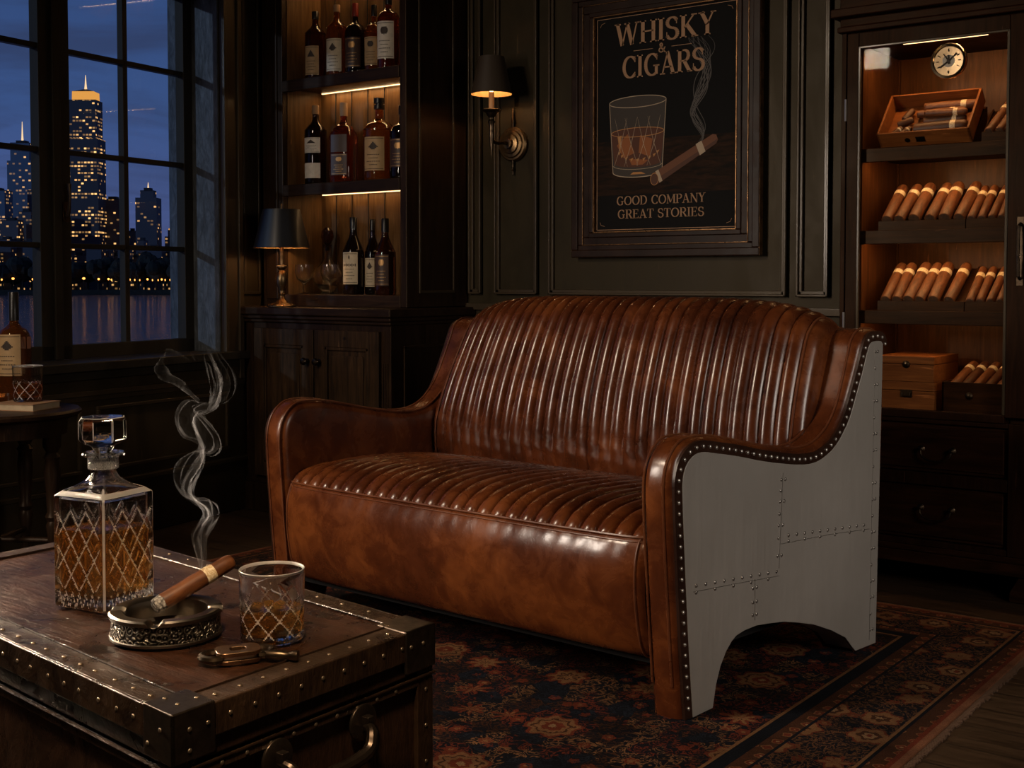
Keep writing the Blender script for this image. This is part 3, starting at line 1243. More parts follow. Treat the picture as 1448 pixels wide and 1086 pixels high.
# =================================================================== TRUNK
TA = Vector((-1.095, .840, 0)); TB = Vector((-1.104, 1.277, 0))
TU = Vector((-.993, .118, 0)) * .90; TV = TB - TA
TC = TA + (TU + TV) / 2
TZ = .575
trunk = thing('steamer_trunk', 'worn brown leather steamer trunk with riveted edges used as a coffee table', 'trunk', (TC.x, TC.y, RT))


def TP(u, v, z):
    p = TA + TU * u + TV * v - TC
    return Vector((p.x, p.y, z - RT))


def tbox(b, u0, u1, v0, v1, z0, z1):
    vs = [TP(u, v, z) for z in (z0, z1) for v in (v0, v1) for u in (u0, u1)]
    b.add(vs, [(0, 2, 3, 1), (4, 5, 7, 6), (0, 1, 5, 4), (2, 6, 7, 3), (0, 4, 6, 2), (1, 3, 7, 5)])


LUu, LVv = .90, TV.length
cu, cv = 1 / LUu, 1 / LVv       # one metre in u and v
b = MB(); tbox(b, .004, .996, .006, .994, RT + .02, .508)
b.build('trunk_body', M['trunk_side'], trunk, bevel=.004)
b = MB(); tbox(b, .002, .998, .004, .996, .512, .571)
b.build('trunk_lid', M['trunk_side'], trunk, bevel=.004)
b = MB(); tbox(b, .03 * cu, 1 - .03 * cu, .03 * cv, 1 - .03 * cv, .568, .5735)
b.build('top_panel', M['trunk_top'], trunk, bevel=.0015)
# edge bands
bw = .040
b = MB()
for (u0, u1, v0, v1) in ((0, 1, 0, bw * cv), (0, 1, 1 - bw * cv, 1), (0, bw * cu, 0, 1), (1 - bw * cu, 1, 0, 1)):
    tbox(b, u0, u1, v0, v1, .5695, .5755)
e = .0035
for z0, z1 in ((.536, .5755), (.497, .508 + .002), (RT + .0, RT + .05)):
    tbox(b, -e * cu * .5, 1 + e * cu * .5, -e * cv, .002 * cv, z0, z1)
    tbox(b, -e * cu * .5, 1 + e * cu * .5, 1 - .002 * cv, 1 + e * cv, z0, z1)
    tbox(b, -e * cu, .002 * cu, -e * cv * .5, 1 + e * cv * .5, z0, z1)
    tbox(b, 1 - .002 * cu, 1 + e * cu, -e * cv * .5, 1 + e * cv * .5, z0, z1)
for (u, v) in ((0, 0), (0, 1), (1, 0), (1, 1)):
    pu = (-e * cu, .030 * cu) if u == 0 else (1 - .030 * cu, 1 + e * cu)
    pv = (-e * cv, .030 * cv) if v == 0 else (1 - .030 * cv, 1 + e * cv)
    tbox(b, pu[0], pu[1], pv[0], pv[1], RT, .506)
    tbox(b, pu[0], pu[1], pv[0], pv[1], .513, .57)
b.build('edge_band', M['trunk_band'], trunk, bevel=.0022)
# lid joint line (thin metal bead)
b = MB()
for z in (.5105,):
    c4 = [TP(-.0045 * cu, -.0045 * cv, z), TP(1 + .0045 * cu, -.0045 * cv, z), TP(1 + .0045 * cu, 1 + .0045 * cv, z), TP(-.0045 * cu, 1 + .0045 * cv, z)]
    b.tube(c4, .0022, 6, closed=True)
i2 = bw * 1.02
c4 = [TP(i2 * cu, i2 * cv, .5757), TP(1 - i2 * cu, i2 * cv, .5757), TP(1 - i2 * cu, 1 - i2 * cv, .5757), TP(i2 * cu, 1 - i2 * cv, .5757)]
b.tube(c4, .0016, 6, closed=True)
b.build('metal_bead', M['trunk_band'], trunk, smooth=True)
# corner brackets
for (u, v) in ((0, 0), (0, 1), (1, 0), (1, 1)):
    b = MB()
    L = .055
    g2 = .0062
    su = 1 if u == 0 else -1; sv = 1 if v == 0 else -1

    def q(a, c):
        return (u + su * a * cu, v + sv * c * cv)
    u0, v0 = q(-g2, -g2)
    u1, v1 = q(L, L)
    du = sorted((u0, u1)); dv = sorted((v0, v1))
    if v == 0 and u == 0:
        tbox(b, du[0], du[1], dv[0], dv[1], .5745, .5785)
    else:
        tbox(b, du[0], du[1], dv[0], dv[1], .5745, .578)
    uu = sorted((u0, q(0, 0)[0])); vv = sorted((v0, q(0, 0)[1]))
    tbox(b, uu[0], uu[1], dv[0], dv[1], .520, .578)
    tbox(b, du[0], du[1], vv[0], vv[1], .520, .578)
    b.build('corner_bracket', M['iron'], trunk, bevel=.003)
# rivets
rb = MB(); rb.sphere((0, 0, 0), .0030, 8, 6)
r0 = None
pos = []
for k in range(19):
    t = .075 + k * .0475 + (.006 if k % 3 == 0 else 0)
    if t < .93:
        pos.append((t, .016 * cv, .576, 2)); pos.append((t + .008, -e * cv, .5555, 0))
for k in range(9):
    t = .16 + k * .085
    pos.append((.016 * cu, t, .576, 2)); pos.append((-e * cu, t + .02, .557, 1))
    pos.append((-e * cu, t - .01, .503, 1))
for k in range(14):
    t = .06 + k * .066
    pos.append((t, 1 - .016 * cv, .576, 2))
for z in (.49, .44, .39, .33):
    for v in (.012 * cv, 1 - .012 * cv):
        pos.append((-e * cu, v, z, 1))
    pos.append((.012 * cu, -e * cv, z, 0))
for (u, v, z, ax) in ((.018 * cu, .018 * cv, .5785, 2), (.045 * cu, .018 * cv, .5785, 2), (.018 * cu, .045 * cv, .5785, 2), (-.0062 * cu, .018 * cv, .556, 1), (-.0062 * cu, .044 * cv, .556, 1),
                      (-.0062 * cu, .018 * cv, .532, 1), (.018 * cu, -.0062 * cv, .556, 0), (.045 * cu, -.0062 * cv, .535, 0), (-.0062 * cu, 1 - .02 * cv, .556, 1), (-.0062 * cu, 1 - .045 * cv, .556, 1), (-.0062 * cu, 1 - .02 * cv, .532, 1),
                      (.018 * cu, 1 - .018 * cv, .5785, 2), (.045 * cu, 1 - .018 * cv, .5785, 2), (.018 * cu, 1 - .045 * cv, .5785, 2)):
    pos.append((u, v, z, ax))
for (u, v, z, ax) in pos[:99]:
    if r0 is None:
        o = r0 = rb.build('rivet', M['trunk_rivet'], trunk, smooth=True)
    else:
        o = r0.copy(); col.objects.link(o)
    o.location = TP(u, v, z)
    o.scale = (1, 1, .5) if ax == 2 else ((.5, 1, 1) if ax == 1 else (1, .5, 1))
# side handle on the short face
hd = bpy.data.objects.new('trunk_handle', None); col.objects.link(hd); hd.parent = trunk
v1, v2 = .34, .68
hz_ = .478
bb = MB()
pts = [TP(-.010 * cu, v1, hz_), TP(-.028 * cu, v1 + .01, hz_ - .004), TP(-.034 * cu, v1 + .045, hz_ - .024), TP(-.035 * cu, (v1 + v2) / 2, hz_ - .028), TP(-.034 * cu, v2 - .045, hz_ - .022), TP(-.028 * cu, v2 - .01, hz_ - .002), TP(-.010 * cu, v2, hz_)]
pts = catmull(pts, 5)
rr = [.0055 + .0035 * math.sin(PI * i / (len(pts) - 1)) for i in range(len(pts))]
bb.tube(pts, rr, 10)
bb.build('handle_grip', M['iron'], hd, smooth=True)
for v in (v1, v2):
    bb = MB()
    Mx = Matrix.Translation(TP(-.0036 * cu, v, hz_ + .004)) @ Matrix.Rotation(R(90), 4, 'Y')
    bb.lathe([(.024, -.001), (.024, .003), (.020, .0045), (.012, .005), (0.0001, .005)], 24, M=Mx)
    bb.box(-.010, .010, -.006, .006, .004, .016, M=Mx)
    bb.build('handle_mount', M['iron'], hd, bevel=.0012)

# =================================================================== BAR CABINET (left of the back wall)
BX0, BX1 = -4.372, -3.485           # upper carcass, left and right
BC = ((BX0 + BX1) / 2, 4.02)
bar = thing('bar_cabinet', 'tall dark wooden bar cabinet with lit open shelves over panelled doors', 'cabinet', (BC[0], BC[1], 0))
BO = Vector((-BC[0], -BC[1], 0))
MT = Matrix.Translation(BO)
UF, UB = 3.89, YW - .004            # upper front and rear
XI0, XI1 = -4.238, -3.522           # opening
b = MB()
b.box(BX0, XI0, UF, UB, .93, 2.70, MT)           # left stile and side
b.box(XI1, BX1, UF, UB, .93, 2.70, MT)           # right side
b.box(BX0 + .002, BX1 - .002, 4.16, UB, .93, 2.70, MT)
b.box(XI0, XI1, UF, UB, 2.46, 2.70, MT)
b.box(BX0 + .03, XI0 - .03, UF - .008, UF, .96, 2.68, MT)
b.build('upper_carcass', M['dark_wood'], bar, bevel=.004)
b = MB()
for (y0, y1) in ((3.965, 4.20),):
    X = BX1
    for (a0, a1, c0, c1) in ((y0, y1, .99, 1.003), (y0, y0 + .012, 1.0, 2.66), (y1 - .012, y1, 1.0, 2.66)):
        b.box(X, X + .008, a0, a1, c0, c1, MT)
b.build('side_moulding', M['moulding'], bar, bevel=.003)
b = MB(); b.box(XI0, XI1, 4.13, 4.16, .98, 2.46, MT)
for k in range(1, 7):
    x = XI0 + (XI1 - XI0) * k / 7
    b.box(x - .0025, x + .0025, 4.1285, 4.131, .98, 2.46, MT)
bk = b.build('back_panel', M['shelf_back'], bar)
bk['label'] = 'golden lit plank back'
b = MB()
for k in range(1, 7):
    x = XI0 + (XI1 - XI0) * k / 7
    b.box(x - .002, x + .002, 4.126, 4.1295, .99, 2.455, MT)
b.build('plank_groove', M['underside'], bk)
b = MB(); b.box(XI0, XI0 + .004, UF + .03, 4.13, .98, 2.46, MT); b.box(XI1 - .004, XI1, UF + .03, 4.13, .98, 2.46, MT)
b.build('side_lining', M['shelf_back'], bar)
SHZ = (1.477, 1.948)                # tops of the two upper shelves
for z in SHZ:
    b = MB(); b.box(XI0, XI1, UF + .004, 4.13, z - .030, z, MT); b.box(XI0, XI1, UF - .004, UF + .018, z - .050, z + .0005, MT)
    b.build('shelf', M['dark_wood_x'], bar, bevel=.003)
    b = MB(); b.box(XI0 + .02, XI1 - .005, 4.118, 4.124, z - .0345, z - .031, MT)
    b.build('led_strip', M['led'], bar)
b = MB(); b.box(XI0 + .02, XI1 - .005, 4.112, 4.124, 2.452, 2.459, MT)
b.build('led_strip', M['led'], bar)
b = MB(); b.box(XI0, XI1, UF, 4.13, .928, .982, MT)
b.build('bottom_shelf', M['dark_wood_x'], bar, bevel=.003)
# counter
CX0, CX1, CF = -4.392, -3.440, 3.735
b = MB(); b.box(CX0, CX1, CF, UB, .892, .928, MT); b.box(CX0 + .012, CX1 - .012, CF + .014, UB, .874, .892, MT); b.box(CX0 + .022, CX1 - .022, CF + .026, UB, .858, .874, MT)
b.build('countertop', M['dark_wood_x'], bar, bevel=.006, seg=3)
# lower carcass with two doors
LX0, LX1, LF = -4.365, -3.470, 3.775
b = MB(); b.box(LX0, LX1, LF, UB, .10, .858, MT); b.box(LX0 - .0, LX1 + .012, LF - .014, UB, 0, .13, MT)
b.box(LX0, LX1 + .006, LF - .007, UB, .13, .15, MT)
for k in range(4):
    b.box(LX1 - .060 + k * .013, LX1 - .054 + k * .013, LF - .005, LF, .20, .70, MT)
b.build('lower_carcass', M['dark_wood'], bar, bevel=.004)
b = MB()
for (a0, a1, c0, c1) in ((3.85, 4.22, .20, .212), (3.85, 4.22, .76, .772), (3.85, 3.862, .20, .77), (4.208, 4.22, .20, .77)):
    b.box(LX1, LX1 + .008, a0, a1, c0, c1, MT)
b.build('side_moulding', M['dark_wood'], bar, bevel=.002)


def door(x0, x1, z0, z1, kx):
    b = MB(); y = LF - .018
    w_ = .062
    b.box(x0, x1, y + .012, LF, z0, z1, MT)
    b.box(x0, x0 + w_, y, LF, z0, z1, MT); b.box(x1 - w_, x1, y, LF, z0, z1, MT)
    b.box(x0 + w_, x1 - w_, y, LF, z0, z0 + w_, MT); b.box(x0 + w_, x1 - w_, y, LF, z1 - w_ - .01, z1, MT)
    d = b.build('door', M['door_wood'], bar, bevel=.0025)
    b = MB()
    for (a0, a1, c0, c1) in ((x0 + w_, x1 - w_, z1 - w_ - .024, z1 - w_ - .01), (x0 + w_, x1 - w_, z0 + w_, z0 + w_ + .014), (x0 + w_, x0 + w_ + .014, z0 + w_, z1 - w_ - .01), (x1 - w_ - .014, x1 - w_, z0 + w_, z1 - w_ - .01)):
        b.box(a0, a1, y + .001, y + .014, c0, c1, MT)
    b.box(x0 + w_ + .035, x1 - w_ - .035, y + .006, y + .013, z0 + w_ + .035, z1 - w_ - .045, MT)
    b.build('door_panel', M['door_wood'], d, bevel=.004)
    b = MB()
    b.lathe([(.006, 0), (.006, .012), (.014, .018), (.017, .026), (.013, .034), (.0001, .037)], 16, M=MT @ Matrix.Translation((kx, y, .695)) @ Matrix.Rotation(R(90), 4, 'X'))
    b.lathe([(.012, -.001), (.012, .002), (.0001, .003)], 16, M=MT @ Matrix.Translation((kx, y, .695)) @ Matrix.Rotation(R(90), 4, 'X'))
    b.build('door_knob', M['bronze'], d, smooth=True)


M['door_wood'] = pbr('worn_door_wood', spec=.28, fn=wood_fn((.012, .008, .005), (.075, .038, .017), axis=2, rough=(.3, .5)))
door(-4.292, -3.912, .165, .832, -3.945)
door(-3.904, -3.524, .165, .832, -3.872)
b = MB()
b.lathe([(.007, 0), (.007, .002), (.0001, .002)], 12, M=MT @ Matrix.Translation((-3.72, LF - .018, .80)) @ Matrix.Rotation(R(90), 4, 'X'))
b.build('keyhole', M['bronze'], bar)

for z in SHZ + (2.492,):
    area('shelf_light', ((XI0 + XI1) / 2, 4.095, z - .040), ((XI0 + XI1) / 2, 4.12, z - .3), .62, {True: .95, False: .42}[z > 1.9] if z != SHZ[1] else .85, (1, .58, .25), .02)

# =================================================================== BOTTLES
GB = 'whisky bottles in the bar cabinet'


def bottle_prof(kind, r, h):
    if kind == 'round':      # tall cylinder with round shoulders
        return [(r * .3, 0), (r * .93, 0), (r, r * .12), (r, h * .60), (r * .93, h * .655), (r * .74, h * .70), (r * .48, h * .735), (r * .33, h * .77), (r * .28, h * .82), (r * .28, h * .90)]
    if kind == 'squat':      # broad shouldered
        return [(r * .3, 0), (r * .95, 0), (r, r * .1), (r * 1.02, h * .54), (r * .97, h * .60), (r * .78, h * .655), (r * .48, h * .685), (r * .30, h * .715), (r * .26, h * .77), (r * .27, h * .86)]
    if kind == 'taper':      # sloped shoulders, slim
        return [(r * .3, 0), (r * .92, 0), (r, r * .12), (r, h * .50), (r * .9, h * .57), (r * .62, h * .66), (r * .40, h * .73), (r * .33, h * .80), (r * .31, h * .90)]
    if kind == 'bell':
        return [(r * .3, 0), (r * .85, 0), (r * .92, r * .12), (r * 1.0, h * .42), (r * 1.0, h * .48), (r * .84, h * .56), (r * .5, h * .62), (r * .3, h * .665), (r * .26, h * .72), (r * .27, h * .86)]


def bottle(name, label, loc, kind, r, h, glass, cap, caph, labels, rotz, group=None, cork=False, sq=False):
    if group and loc[2] > 1.2:
        h *= 1.17; r *= 1.06
    t = thing(name, label, 'bottle', loc, rotz, group)
    prof = bottle_prof(kind, r, h)
    top = prof[-1]
    n = 36
    sm = [(p.x, p.y) for p in catmull([Vector((a, c, 0)) for a, c in prof[2:]], 4)]
    pr = prof[:2] + sm
    b = MB()
    if sq:
        def fnc(a, z):
            k = max(0, min(1, (h * .62 - z) / (h * .08)))
            c_, s_ = abs(math.cos(a)), abs(math.sin(a))
            q = 1 / ((c_ ** 5 + s_ ** 5) ** (1 / 5))
            return r * (q - 1) * k * .95
        b.lathe(pr, n, fn=fnc)
    else:
        b.lathe(pr, n)
    b.build('bottle_body', glass, t, smooth=True, angle=50)
    b = MB()
    rc = top[0] * 1.16
    z0 = h * .90 if kind in ('round', 'taper') else h * .86
    ct = z0 + caph
    if cork:
        b.lathe([(top[0] * 1.25, z0 - .012), (top[0] * 1.25, z0 + .004), (top[0] * .9, z0 + .005), (top[0] * .9, z0 + .012), (top[0] * 1.3, z0 + .013), (top[0] * 1.3, ct), (0.0001, ct + .001)], 18)
    else:
        b.lathe([(rc, z0 - caph * 1.0), (rc, ct - .002), (rc * .92, ct), (.0001, ct)], 18)
    b.build('bottle_cap', cap, t, smooth=True, angle=40)
    for (z0f, z1f, half, lm, style) in labels:
        b = MB()
        rl = r * (1.0 if kind != 'squat' else 1.015) + .0008
        m_ = 14
        for (a0, a1, zz0, zz1, idx, rr) in label_shapes(z0f * h, z1f * h, half, style, rl):
            b.cur = idx
            vs = []
            for i in range(m_ + 1):
                a = -PI / 2 + a0 + (a1 - a0) * i / m_
                if sq:
                    c_, s_ = abs(math.cos(a)), abs(math.sin(a))
                    f_ = 1 + .95 * (1 / ((c_ ** 5 + s_ ** 5) ** .2) - 1)
                else:
                    f_ = 1
                for z in (zz0, zz1):
                    vs.append((rr * f_ * math.cos(a), rr * f_ * math.sin(a), z))
            b.add(vs, [(2 * i, 2 * i + 2, 2 * i + 3, 2 * i + 1) for i in range(m_)])
        ink = M['gold_ink'] if lm is M['dark_label'] else M['ink']
        b.build('bottle_label', [lm, ink], t, smooth=True, recalc=False)
    return t


def label_shapes(z0, z1, half, style, r):
    """label sheet plus printed emblem and lines of small print (angles, heights, material index, radius)"""
    out = [(-half, half, z0, z1, 0, r)]
    H = z1 - z0
    r2 = r + .0005
    if style in ('tri', 'ship', 'crest'):
        zc = z0 + H * .62
        for k in range(7):
            f = k / 7
            wd = {'tri': .34 * (1 - f), 'ship': .42 * (1 - f) if k > 2 else .12 + .1 * k, 'crest': .26 * math.sqrt(max(0, 1 - (2 * f - 1) ** 2)) + .02}[style]
            out.append((-half * wd * 1.4, half * wd * 1.4, zc + H * .032 * k, zc + H * .032 * (k + 1) + .0001, 1, r2))
    if style == 'script':
        for k in range(9):
            x = -half * .72 + half * 1.44 * k / 8
            hh = H * (.05 if k % 2 else .085)
            out.append((x - half * .06, x + half * .05, z0 + H * .60 - hh / 2, z0 + H * .60 + hh / 2, 1, r2))
        for k in range(4):
            wd = .1 - abs(k - 1.5) * .03
            out.append((-half * wd, half * wd, z0 + H * (.78 + .03 * k), z0 + H * (.81 + .03 * k), 1, r2))
    if style != 'plain':
        for k, wd in enumerate((.6, .45, .66, .4)):
            zz = z0 + H * (.46 - .10 * k)
            n = 7
            for q in range(n):
                a = -half * wd + 2 * half * wd * q / n
                out.append((a, a + half * wd * 1.35 / n, zz, zz + H * .022, 1, r2))
        out.append((-half * .9, half * .9, z0 + H * .045, z0 + H * .06, 1, r2))
        out.append((-half * .9, half * .9, z0 + H * .94, z0 + H * .955, 1, r2))
    return out


YB = 4.025
FACE = R(20)       # labels turned towards the room
zA, zB_, zC_ = SHZ[1], SHZ[0], .982
bottle('whisky_bottle', 'dark bottle with tan triangle-emblem label, leftmost on the top lit shelf', (-4.135, 4.00, zA), 'round', .046, .285, M['b_dark'], M['black_cap'], .018, [(.08, .47, .75, M['tan_label'], 'tri')], FACE, GB)
bottle('whisky_bottle', 'bottle with cream ship-emblem label, second from left on the top lit shelf', (-4.003, 4.005, zA), 'round', .045, .300, M['b_amber'], M['cork'], .016, [(.09, .50, .85, M['cream_label'], 'ship')], FACE, GB)
bottle('whisky_bottle', 'black-labelled dark bottle in the middle of the top lit shelf', (-3.912, 4.03, zA), 'squat', .043, .30, M['b_black'], M['red_cap'], .03, [(.12, .50, .9, M['dark_label'], 'crest')], FACE, GB)
bottle('whisky_bottle', 'small amber bottle with round orange emblem label on the top lit shelf', (-3.808, 4.04, zA), 'squat', .040, .285, M['b_amber'], M['black_cap'], .025, [(.13, .50, .85, M['tan_label'], 'crest')], FACE, GB)
bottle('whisky_bottle', 'large bottle with white label and tall black cap, rightmost on the top lit shelf', (-3.675, 3.99, zA), 'squat', .047, .325, M['b_red'], M['black_cap'], .04, [(.13, .55, .85, M['white_label'], 'crest')], FACE, GB)
bottle('whisky_bottle', 'dark bottle with two stacked white labels, leftmost on the middle lit shelf', (-4.122, 3.985, zB_), 'round', .048, .325, M['b_black'], M['cork'], .02, [(.38, .56, .85, M['white_label'], 'tri'), (.08, .26, .85, M['white_label'], 'plain')], FACE, GB)
bottle('whisky_bottle', 'square red-brown bottle with dark labels and cork on the middle lit shelf', (-3.978, 4.02, zB_), 'squat', .052, .335, M['b_red'], M['cork'], .03, [(.36, .56, .62, M['dark_label'], 'plain'), (.10, .34, .62, M['dark_label'], 'crest')], FACE, GB, sq=True)
bottle('whisky_bottle', 'broad amber bottle with tan bird-emblem label on the middle lit shelf', (-3.760, 4.02, zB_), 'squat', .066, .330, M['b_amber'], M['black_cap'], .035, [(.12, .50, .70, M['tan_label'], 'ship')], FACE, GB, cork=True)
bottle('whisky_bottle', 'dark bottle half hidden behind the right edge of the middle lit shelf', (-3.605, 4.00, zB_), 'squat', .052, .30, M['b_black'], M['black_cap'], .02, [(.15, .5, .8, M['dark_label'], 'crest')], FACE, GB)
bottle('wine_bottle', 'tall dark bottle with cream script label on the lowest lit shelf', (-3.887, 3.985, zC_), 'taper', .048, .355, M['b_black'], M['black_cap'], .024, [(.13, .53, .8, M['cream_label'], 'script')], FACE, GB)
bottle('wine_bottle', 'slim dark bottle with small cream label, middle of three on the lowest lit shelf', (-3.822, 4.040, zC_), 'taper', .036, .345, M['b_black'], M['black_cap'], .024, [(.10, .47, .75, M['cream_label'], 'ship')], FACE, GB)
bottle('whisky_bottle', 'clear-shouldered bottle with black label, rightmost on the lowest lit shelf', (-3.672, 3.96, zC_), 'taper', .047, .335, M['b_dark'], M['black_cap'], .03, [(.12, .52, .7, M['dark_label'], 'crest')], FACE, GB)

# crystal bowl decanter and stemmed glasses on the lowest shelf
t = thing('crystal_decanter', 'round crystal decanter with dark stopper on the lowest lit shelf', 'decanter', (-4.125, 4.058, zC_))
b = MB()
b.lathe([(.0001, 0), (.030, 0), (.032, .006), (.024, .012), (.045, .03), (.066, .06), (.070, .085), (.058, .115), (.032, .14), (.018, .165), (.016, .20), (.022, .225), (.0225, .228), (.017, .226), (.012, .20), (.012, .165), (.027, .142), (.052, .115), (.064, .085), (.060, .06), (.04, .034), (.0001, .028)], 28, cap=False)
b.build('decanter_body', M['glass'], t, smooth=True, angle=60)
b = MB(); b.lathe([(.011, .20), (.011, .228), (.018, .235), (.030, .262), (.026, .292), (.012, .306), (.0001, .308)], 16)
b.build('stopper', M['b_dark'], t, smooth=True)
for k, (x, y, lab) in enumerate(((-4.155, 3.940, 'stemmed crystal goblet nearest the table lamp on the lowest lit shelf'), (-4.000, 3.950, 'stemmed crystal goblet in front of the round decanter'))):
    t = thing('crystal_goblet', lab, 'glass', (x, y, zC_), 0, 'crystal goblets')
    b = MB()
    b.lathe([(.0001, 0), (.030, 0), (.030, .003), (.006, .008), (.005, .04), (.010, .05), (.032, .068), (.042, .10), (.040, .135), (.0385, .135), (.040, .10), (.030, .071), (.0001, .056)], 28, cap=False, fn=lambda a, z: .0012 * math.cos(14 * a) if .055 < z < .11 else 0)
    b.build('goblet_bowl', M['glass'], t, smooth=True, angle=60)

# =================================================================== TABLE LAMP
t = thing('table_lamp', 'brass table lamp with a black cone shade on the cabinet counter', 'lamp', (-4.140, 3.79, .928))
b = MB(); b.lathe([(.0001, 0), (.062, 0), (.063, .006), (.055, .012), (.030, .018), (.022, .028), (.015, .036), (.012, .05), (.017, .055), (.012, .062), (.013, .075), (.024, .10), (.027, .125), (.022, .150), (.012, .163), (.017, .17), (.024, .176), (.024, .182), (.010, .186), (.009, .24), (.009, .30)], 28)
b.build('lamp_base', M['brass'], t, smooth=True, angle=40)
b = MB(); b.lathe([(.124, .262), (.083, .432), (.0825, .432), (.1235, .262)], 48, cap=False)
b.lathe([(.083, .432), (.005, .434)], 48, cap=False)
b.build('lamp_shade', M['shade_black'], t, smooth=True, angle=40)
b = MB(); b.lathe([(.122, .262), (.0815, .431)], 48, cap=False)
b.build('shade_lining', M['shade_inner'], t, smooth=True)
b = MB(); b.tube([(.1238 * math.cos(q * PI / 24), .1238 * math.sin(q * PI / 24), .262) for q in range(48)], .0022, 6, closed=True)
b.build('shade_rim', M['brass'], t, smooth=True)
b = MB(); b.lathe([(.003, .43), (.004, .445), (.007, .455), (.0001, .464)], 12)
b.build('finial', M['brass'], t, smooth=True)
b = MB(); b.sphere((0, 0, .335), .020, 12, 8)
b.build('light_bulb', M['flame'], t, smooth=True)
point('table_lamp_light', (-4.140, 3.79, 1.235), 2.6, (1, .60, .28), .02)

# =================================================================== WALL SCONCE
SX, SZ_ = -3.225, 1.632
t = thing('wall_sconce', 'aged brass candle wall sconce with a brown shade between bar cabinet and poster', 'wall lamp', (SX, YW - .014, SZ_))
MX = Matrix.Rotation(R(90), 4, 'X')
b = MB()
b.lathe([(.0001, -.014), (.072, -.014), (.074, .002), (.068, .008), (.060, .009), (.056, .016), (.044, .018), (.040, .026), (.024, .030), (.022, .044), (.0001, .046)], 40, M=MX)
b.build('back_plate', M['brass'], t, smooth=True, angle=35)
b = MB()
b.lathe([(.0001, -.135), (.004, -.130), (.003, -.118), (.007, -.110), (.004, -.10), (.005, -.085), (.006, -.070)], 12)
b.lathe([(.006, .070), (.005, .085), (.008, .098), (.006, .11), (.004, .125), (.0035, .14), (.0001, .158)], 12)
b.build('finial', M['bronze'], t, smooth=True)
SY = -.150
b = MB()
b.tube(catmull([(0, -.03, 0), (0, -.07, .0), (0, -.11, -.004), (0, SY + .010, .004), (0, SY + .002, .03), (0, SY, .06)], 6), .0075, 10)
b.lathe([(.0001, -.075), (.003, -.060), (.0045, -.05), (.0055, -.02), (.009, .0), (.011, .045), (.009, .06), (.014, .075), (.016, .082), (.011, .09), (.012, .10), (.020, .108), (.024, .118), (.040, .126), (.042, .131), (.036, .134), (.0001, .133)], 24, c=(0, SY, 0))
b.build('sconce_arm', M['bronze'], t, smooth=True, angle=40)
b = MB(); b.lathe([(.0115, .133), (.0115, .205), (.0001, .206)], 16, c=(0, SY, 0))
b.build('candle_sleeve', M['candle'], t, smooth=True, angle=40)
b = MB(); b.sphere((0, SY, .221), .012, 12, 8, 1.4)
b.build('light_bulb', M['flame'], t, smooth=True)
b = MB(); b.lathe([(.087, .196), (.054, .352)], 48, c=(0, SY, 0), cap=False); b.lathe([(.054, .352), (.044, .352)], 48, c=(0, SY, 0), cap=False)
b.build('lamp_shade', M['shade_brown'], t, smooth=True, angle=40)
b = MB(); b.lathe([(.0858, .1962), (.0528, .3515)], 48, c=(0, SY, 0), cap=False)
b.build('shade_lining', M['shade_inner'], t, smooth=True)
point('sconce_light', (SX, YW - .014 + SY, SZ_ + .236), 2.3, (1, .58, .26), .015)

# =================================================================== HUMIDOR CABINET
HX0, HX1 = -1.700, -1.000
HF, HB = 4.18, 4.60
hum = thing('humidor_cabinet', 'tall dark wooden cigar humidor cabinet with glazed lit upper part and two drawers', 'cabinet', ((HX0 + HX1) / 2, 4.35, 0))
MH = Matrix.Translation((-(HX0 + HX1) / 2, -4.35, 0))
GX0, GX1 = -1.636, -1.134
b = MB()
b.box(HX0, GX0 - .012, HF + .004, HB, .10, 2.0, MH)
b.box(GX1 + .012, HX1, HF + .004, HB, .10, 2.0, MH)
b.box(GX0 - .012, GX1 + .012, HB - .02, HB, .10, 2.0, MH)
b.box(GX0 - .012, GX1 + .012, HF + .004, HB - .02, 1.862, 2.0, MH)
b.box(GX0 - .012, GX1 + .012, HF + .03, HB - .02, .10, .575, MH)
b.build('carcass', M['humidor_wood'], hum, bevel=.003)
b = MB()
b.box(HX0 - .012, HX1 + .012, HF - .030, YW - .002, 1.905, 1.925, MH)
b.box(HX0 - .006, HX1 + .006, HF - .018, YW - .002, 1.925, 1.955, MH)
b.box(HX0 - .028, HX1 + .028, HF - .052, YW - .002, 1.955, 1.985, MH)
b.box(HX0 - .006, HX1 + .006, HF - .020, YW - .002, 1.985, 2.16, MH)
b.box(HX0 - .040, HX1 + .040, HF - .070, YW - .002, 2.16, 2.21, MH)
b.box(HX0 - .060, HX1 + .060, HF - .095, YW - .002, 2.21, 2.25, MH)
b.build('cornice', M['humidor_wood_x'], hum, bevel=.005)
b = MB()
b.box(HX0 - .016, HX1 + .016, HF - .026, HB, .085, .125, MH)
b.box(HX0 - .008, HX1 + .008, HF - .014, HB, .125, .145, MH)
for x0, x1 in ((HX0 - .01, HX0 + .11), (HX1 - .11, HX1 + .01)):
    b.prism([(x0, 0), (x1, 0), (x1, .03) if x0 < -1.4 else (x1, .085), (x1 - .03, .085) if x0 < -1.4 else (x0 + .03, .085), (x0, .085) if x0 < -1.4 else (x0, .03)], HF - .02, HF + .06, 'y', MH)
b.build('plinth', M['humidor_wood_x'], hum, bevel=.003)
# outer stiles
b = MB()
b.box(HX0, -1.682, HF - .012, HF + .004, .145, 1.905, MH)
b.box(-1.028, HX1, HF - .012, HF + .004, .145, 1.905, MH)
b.build('stile', M['humidor_wood'], hum, bevel=.003)
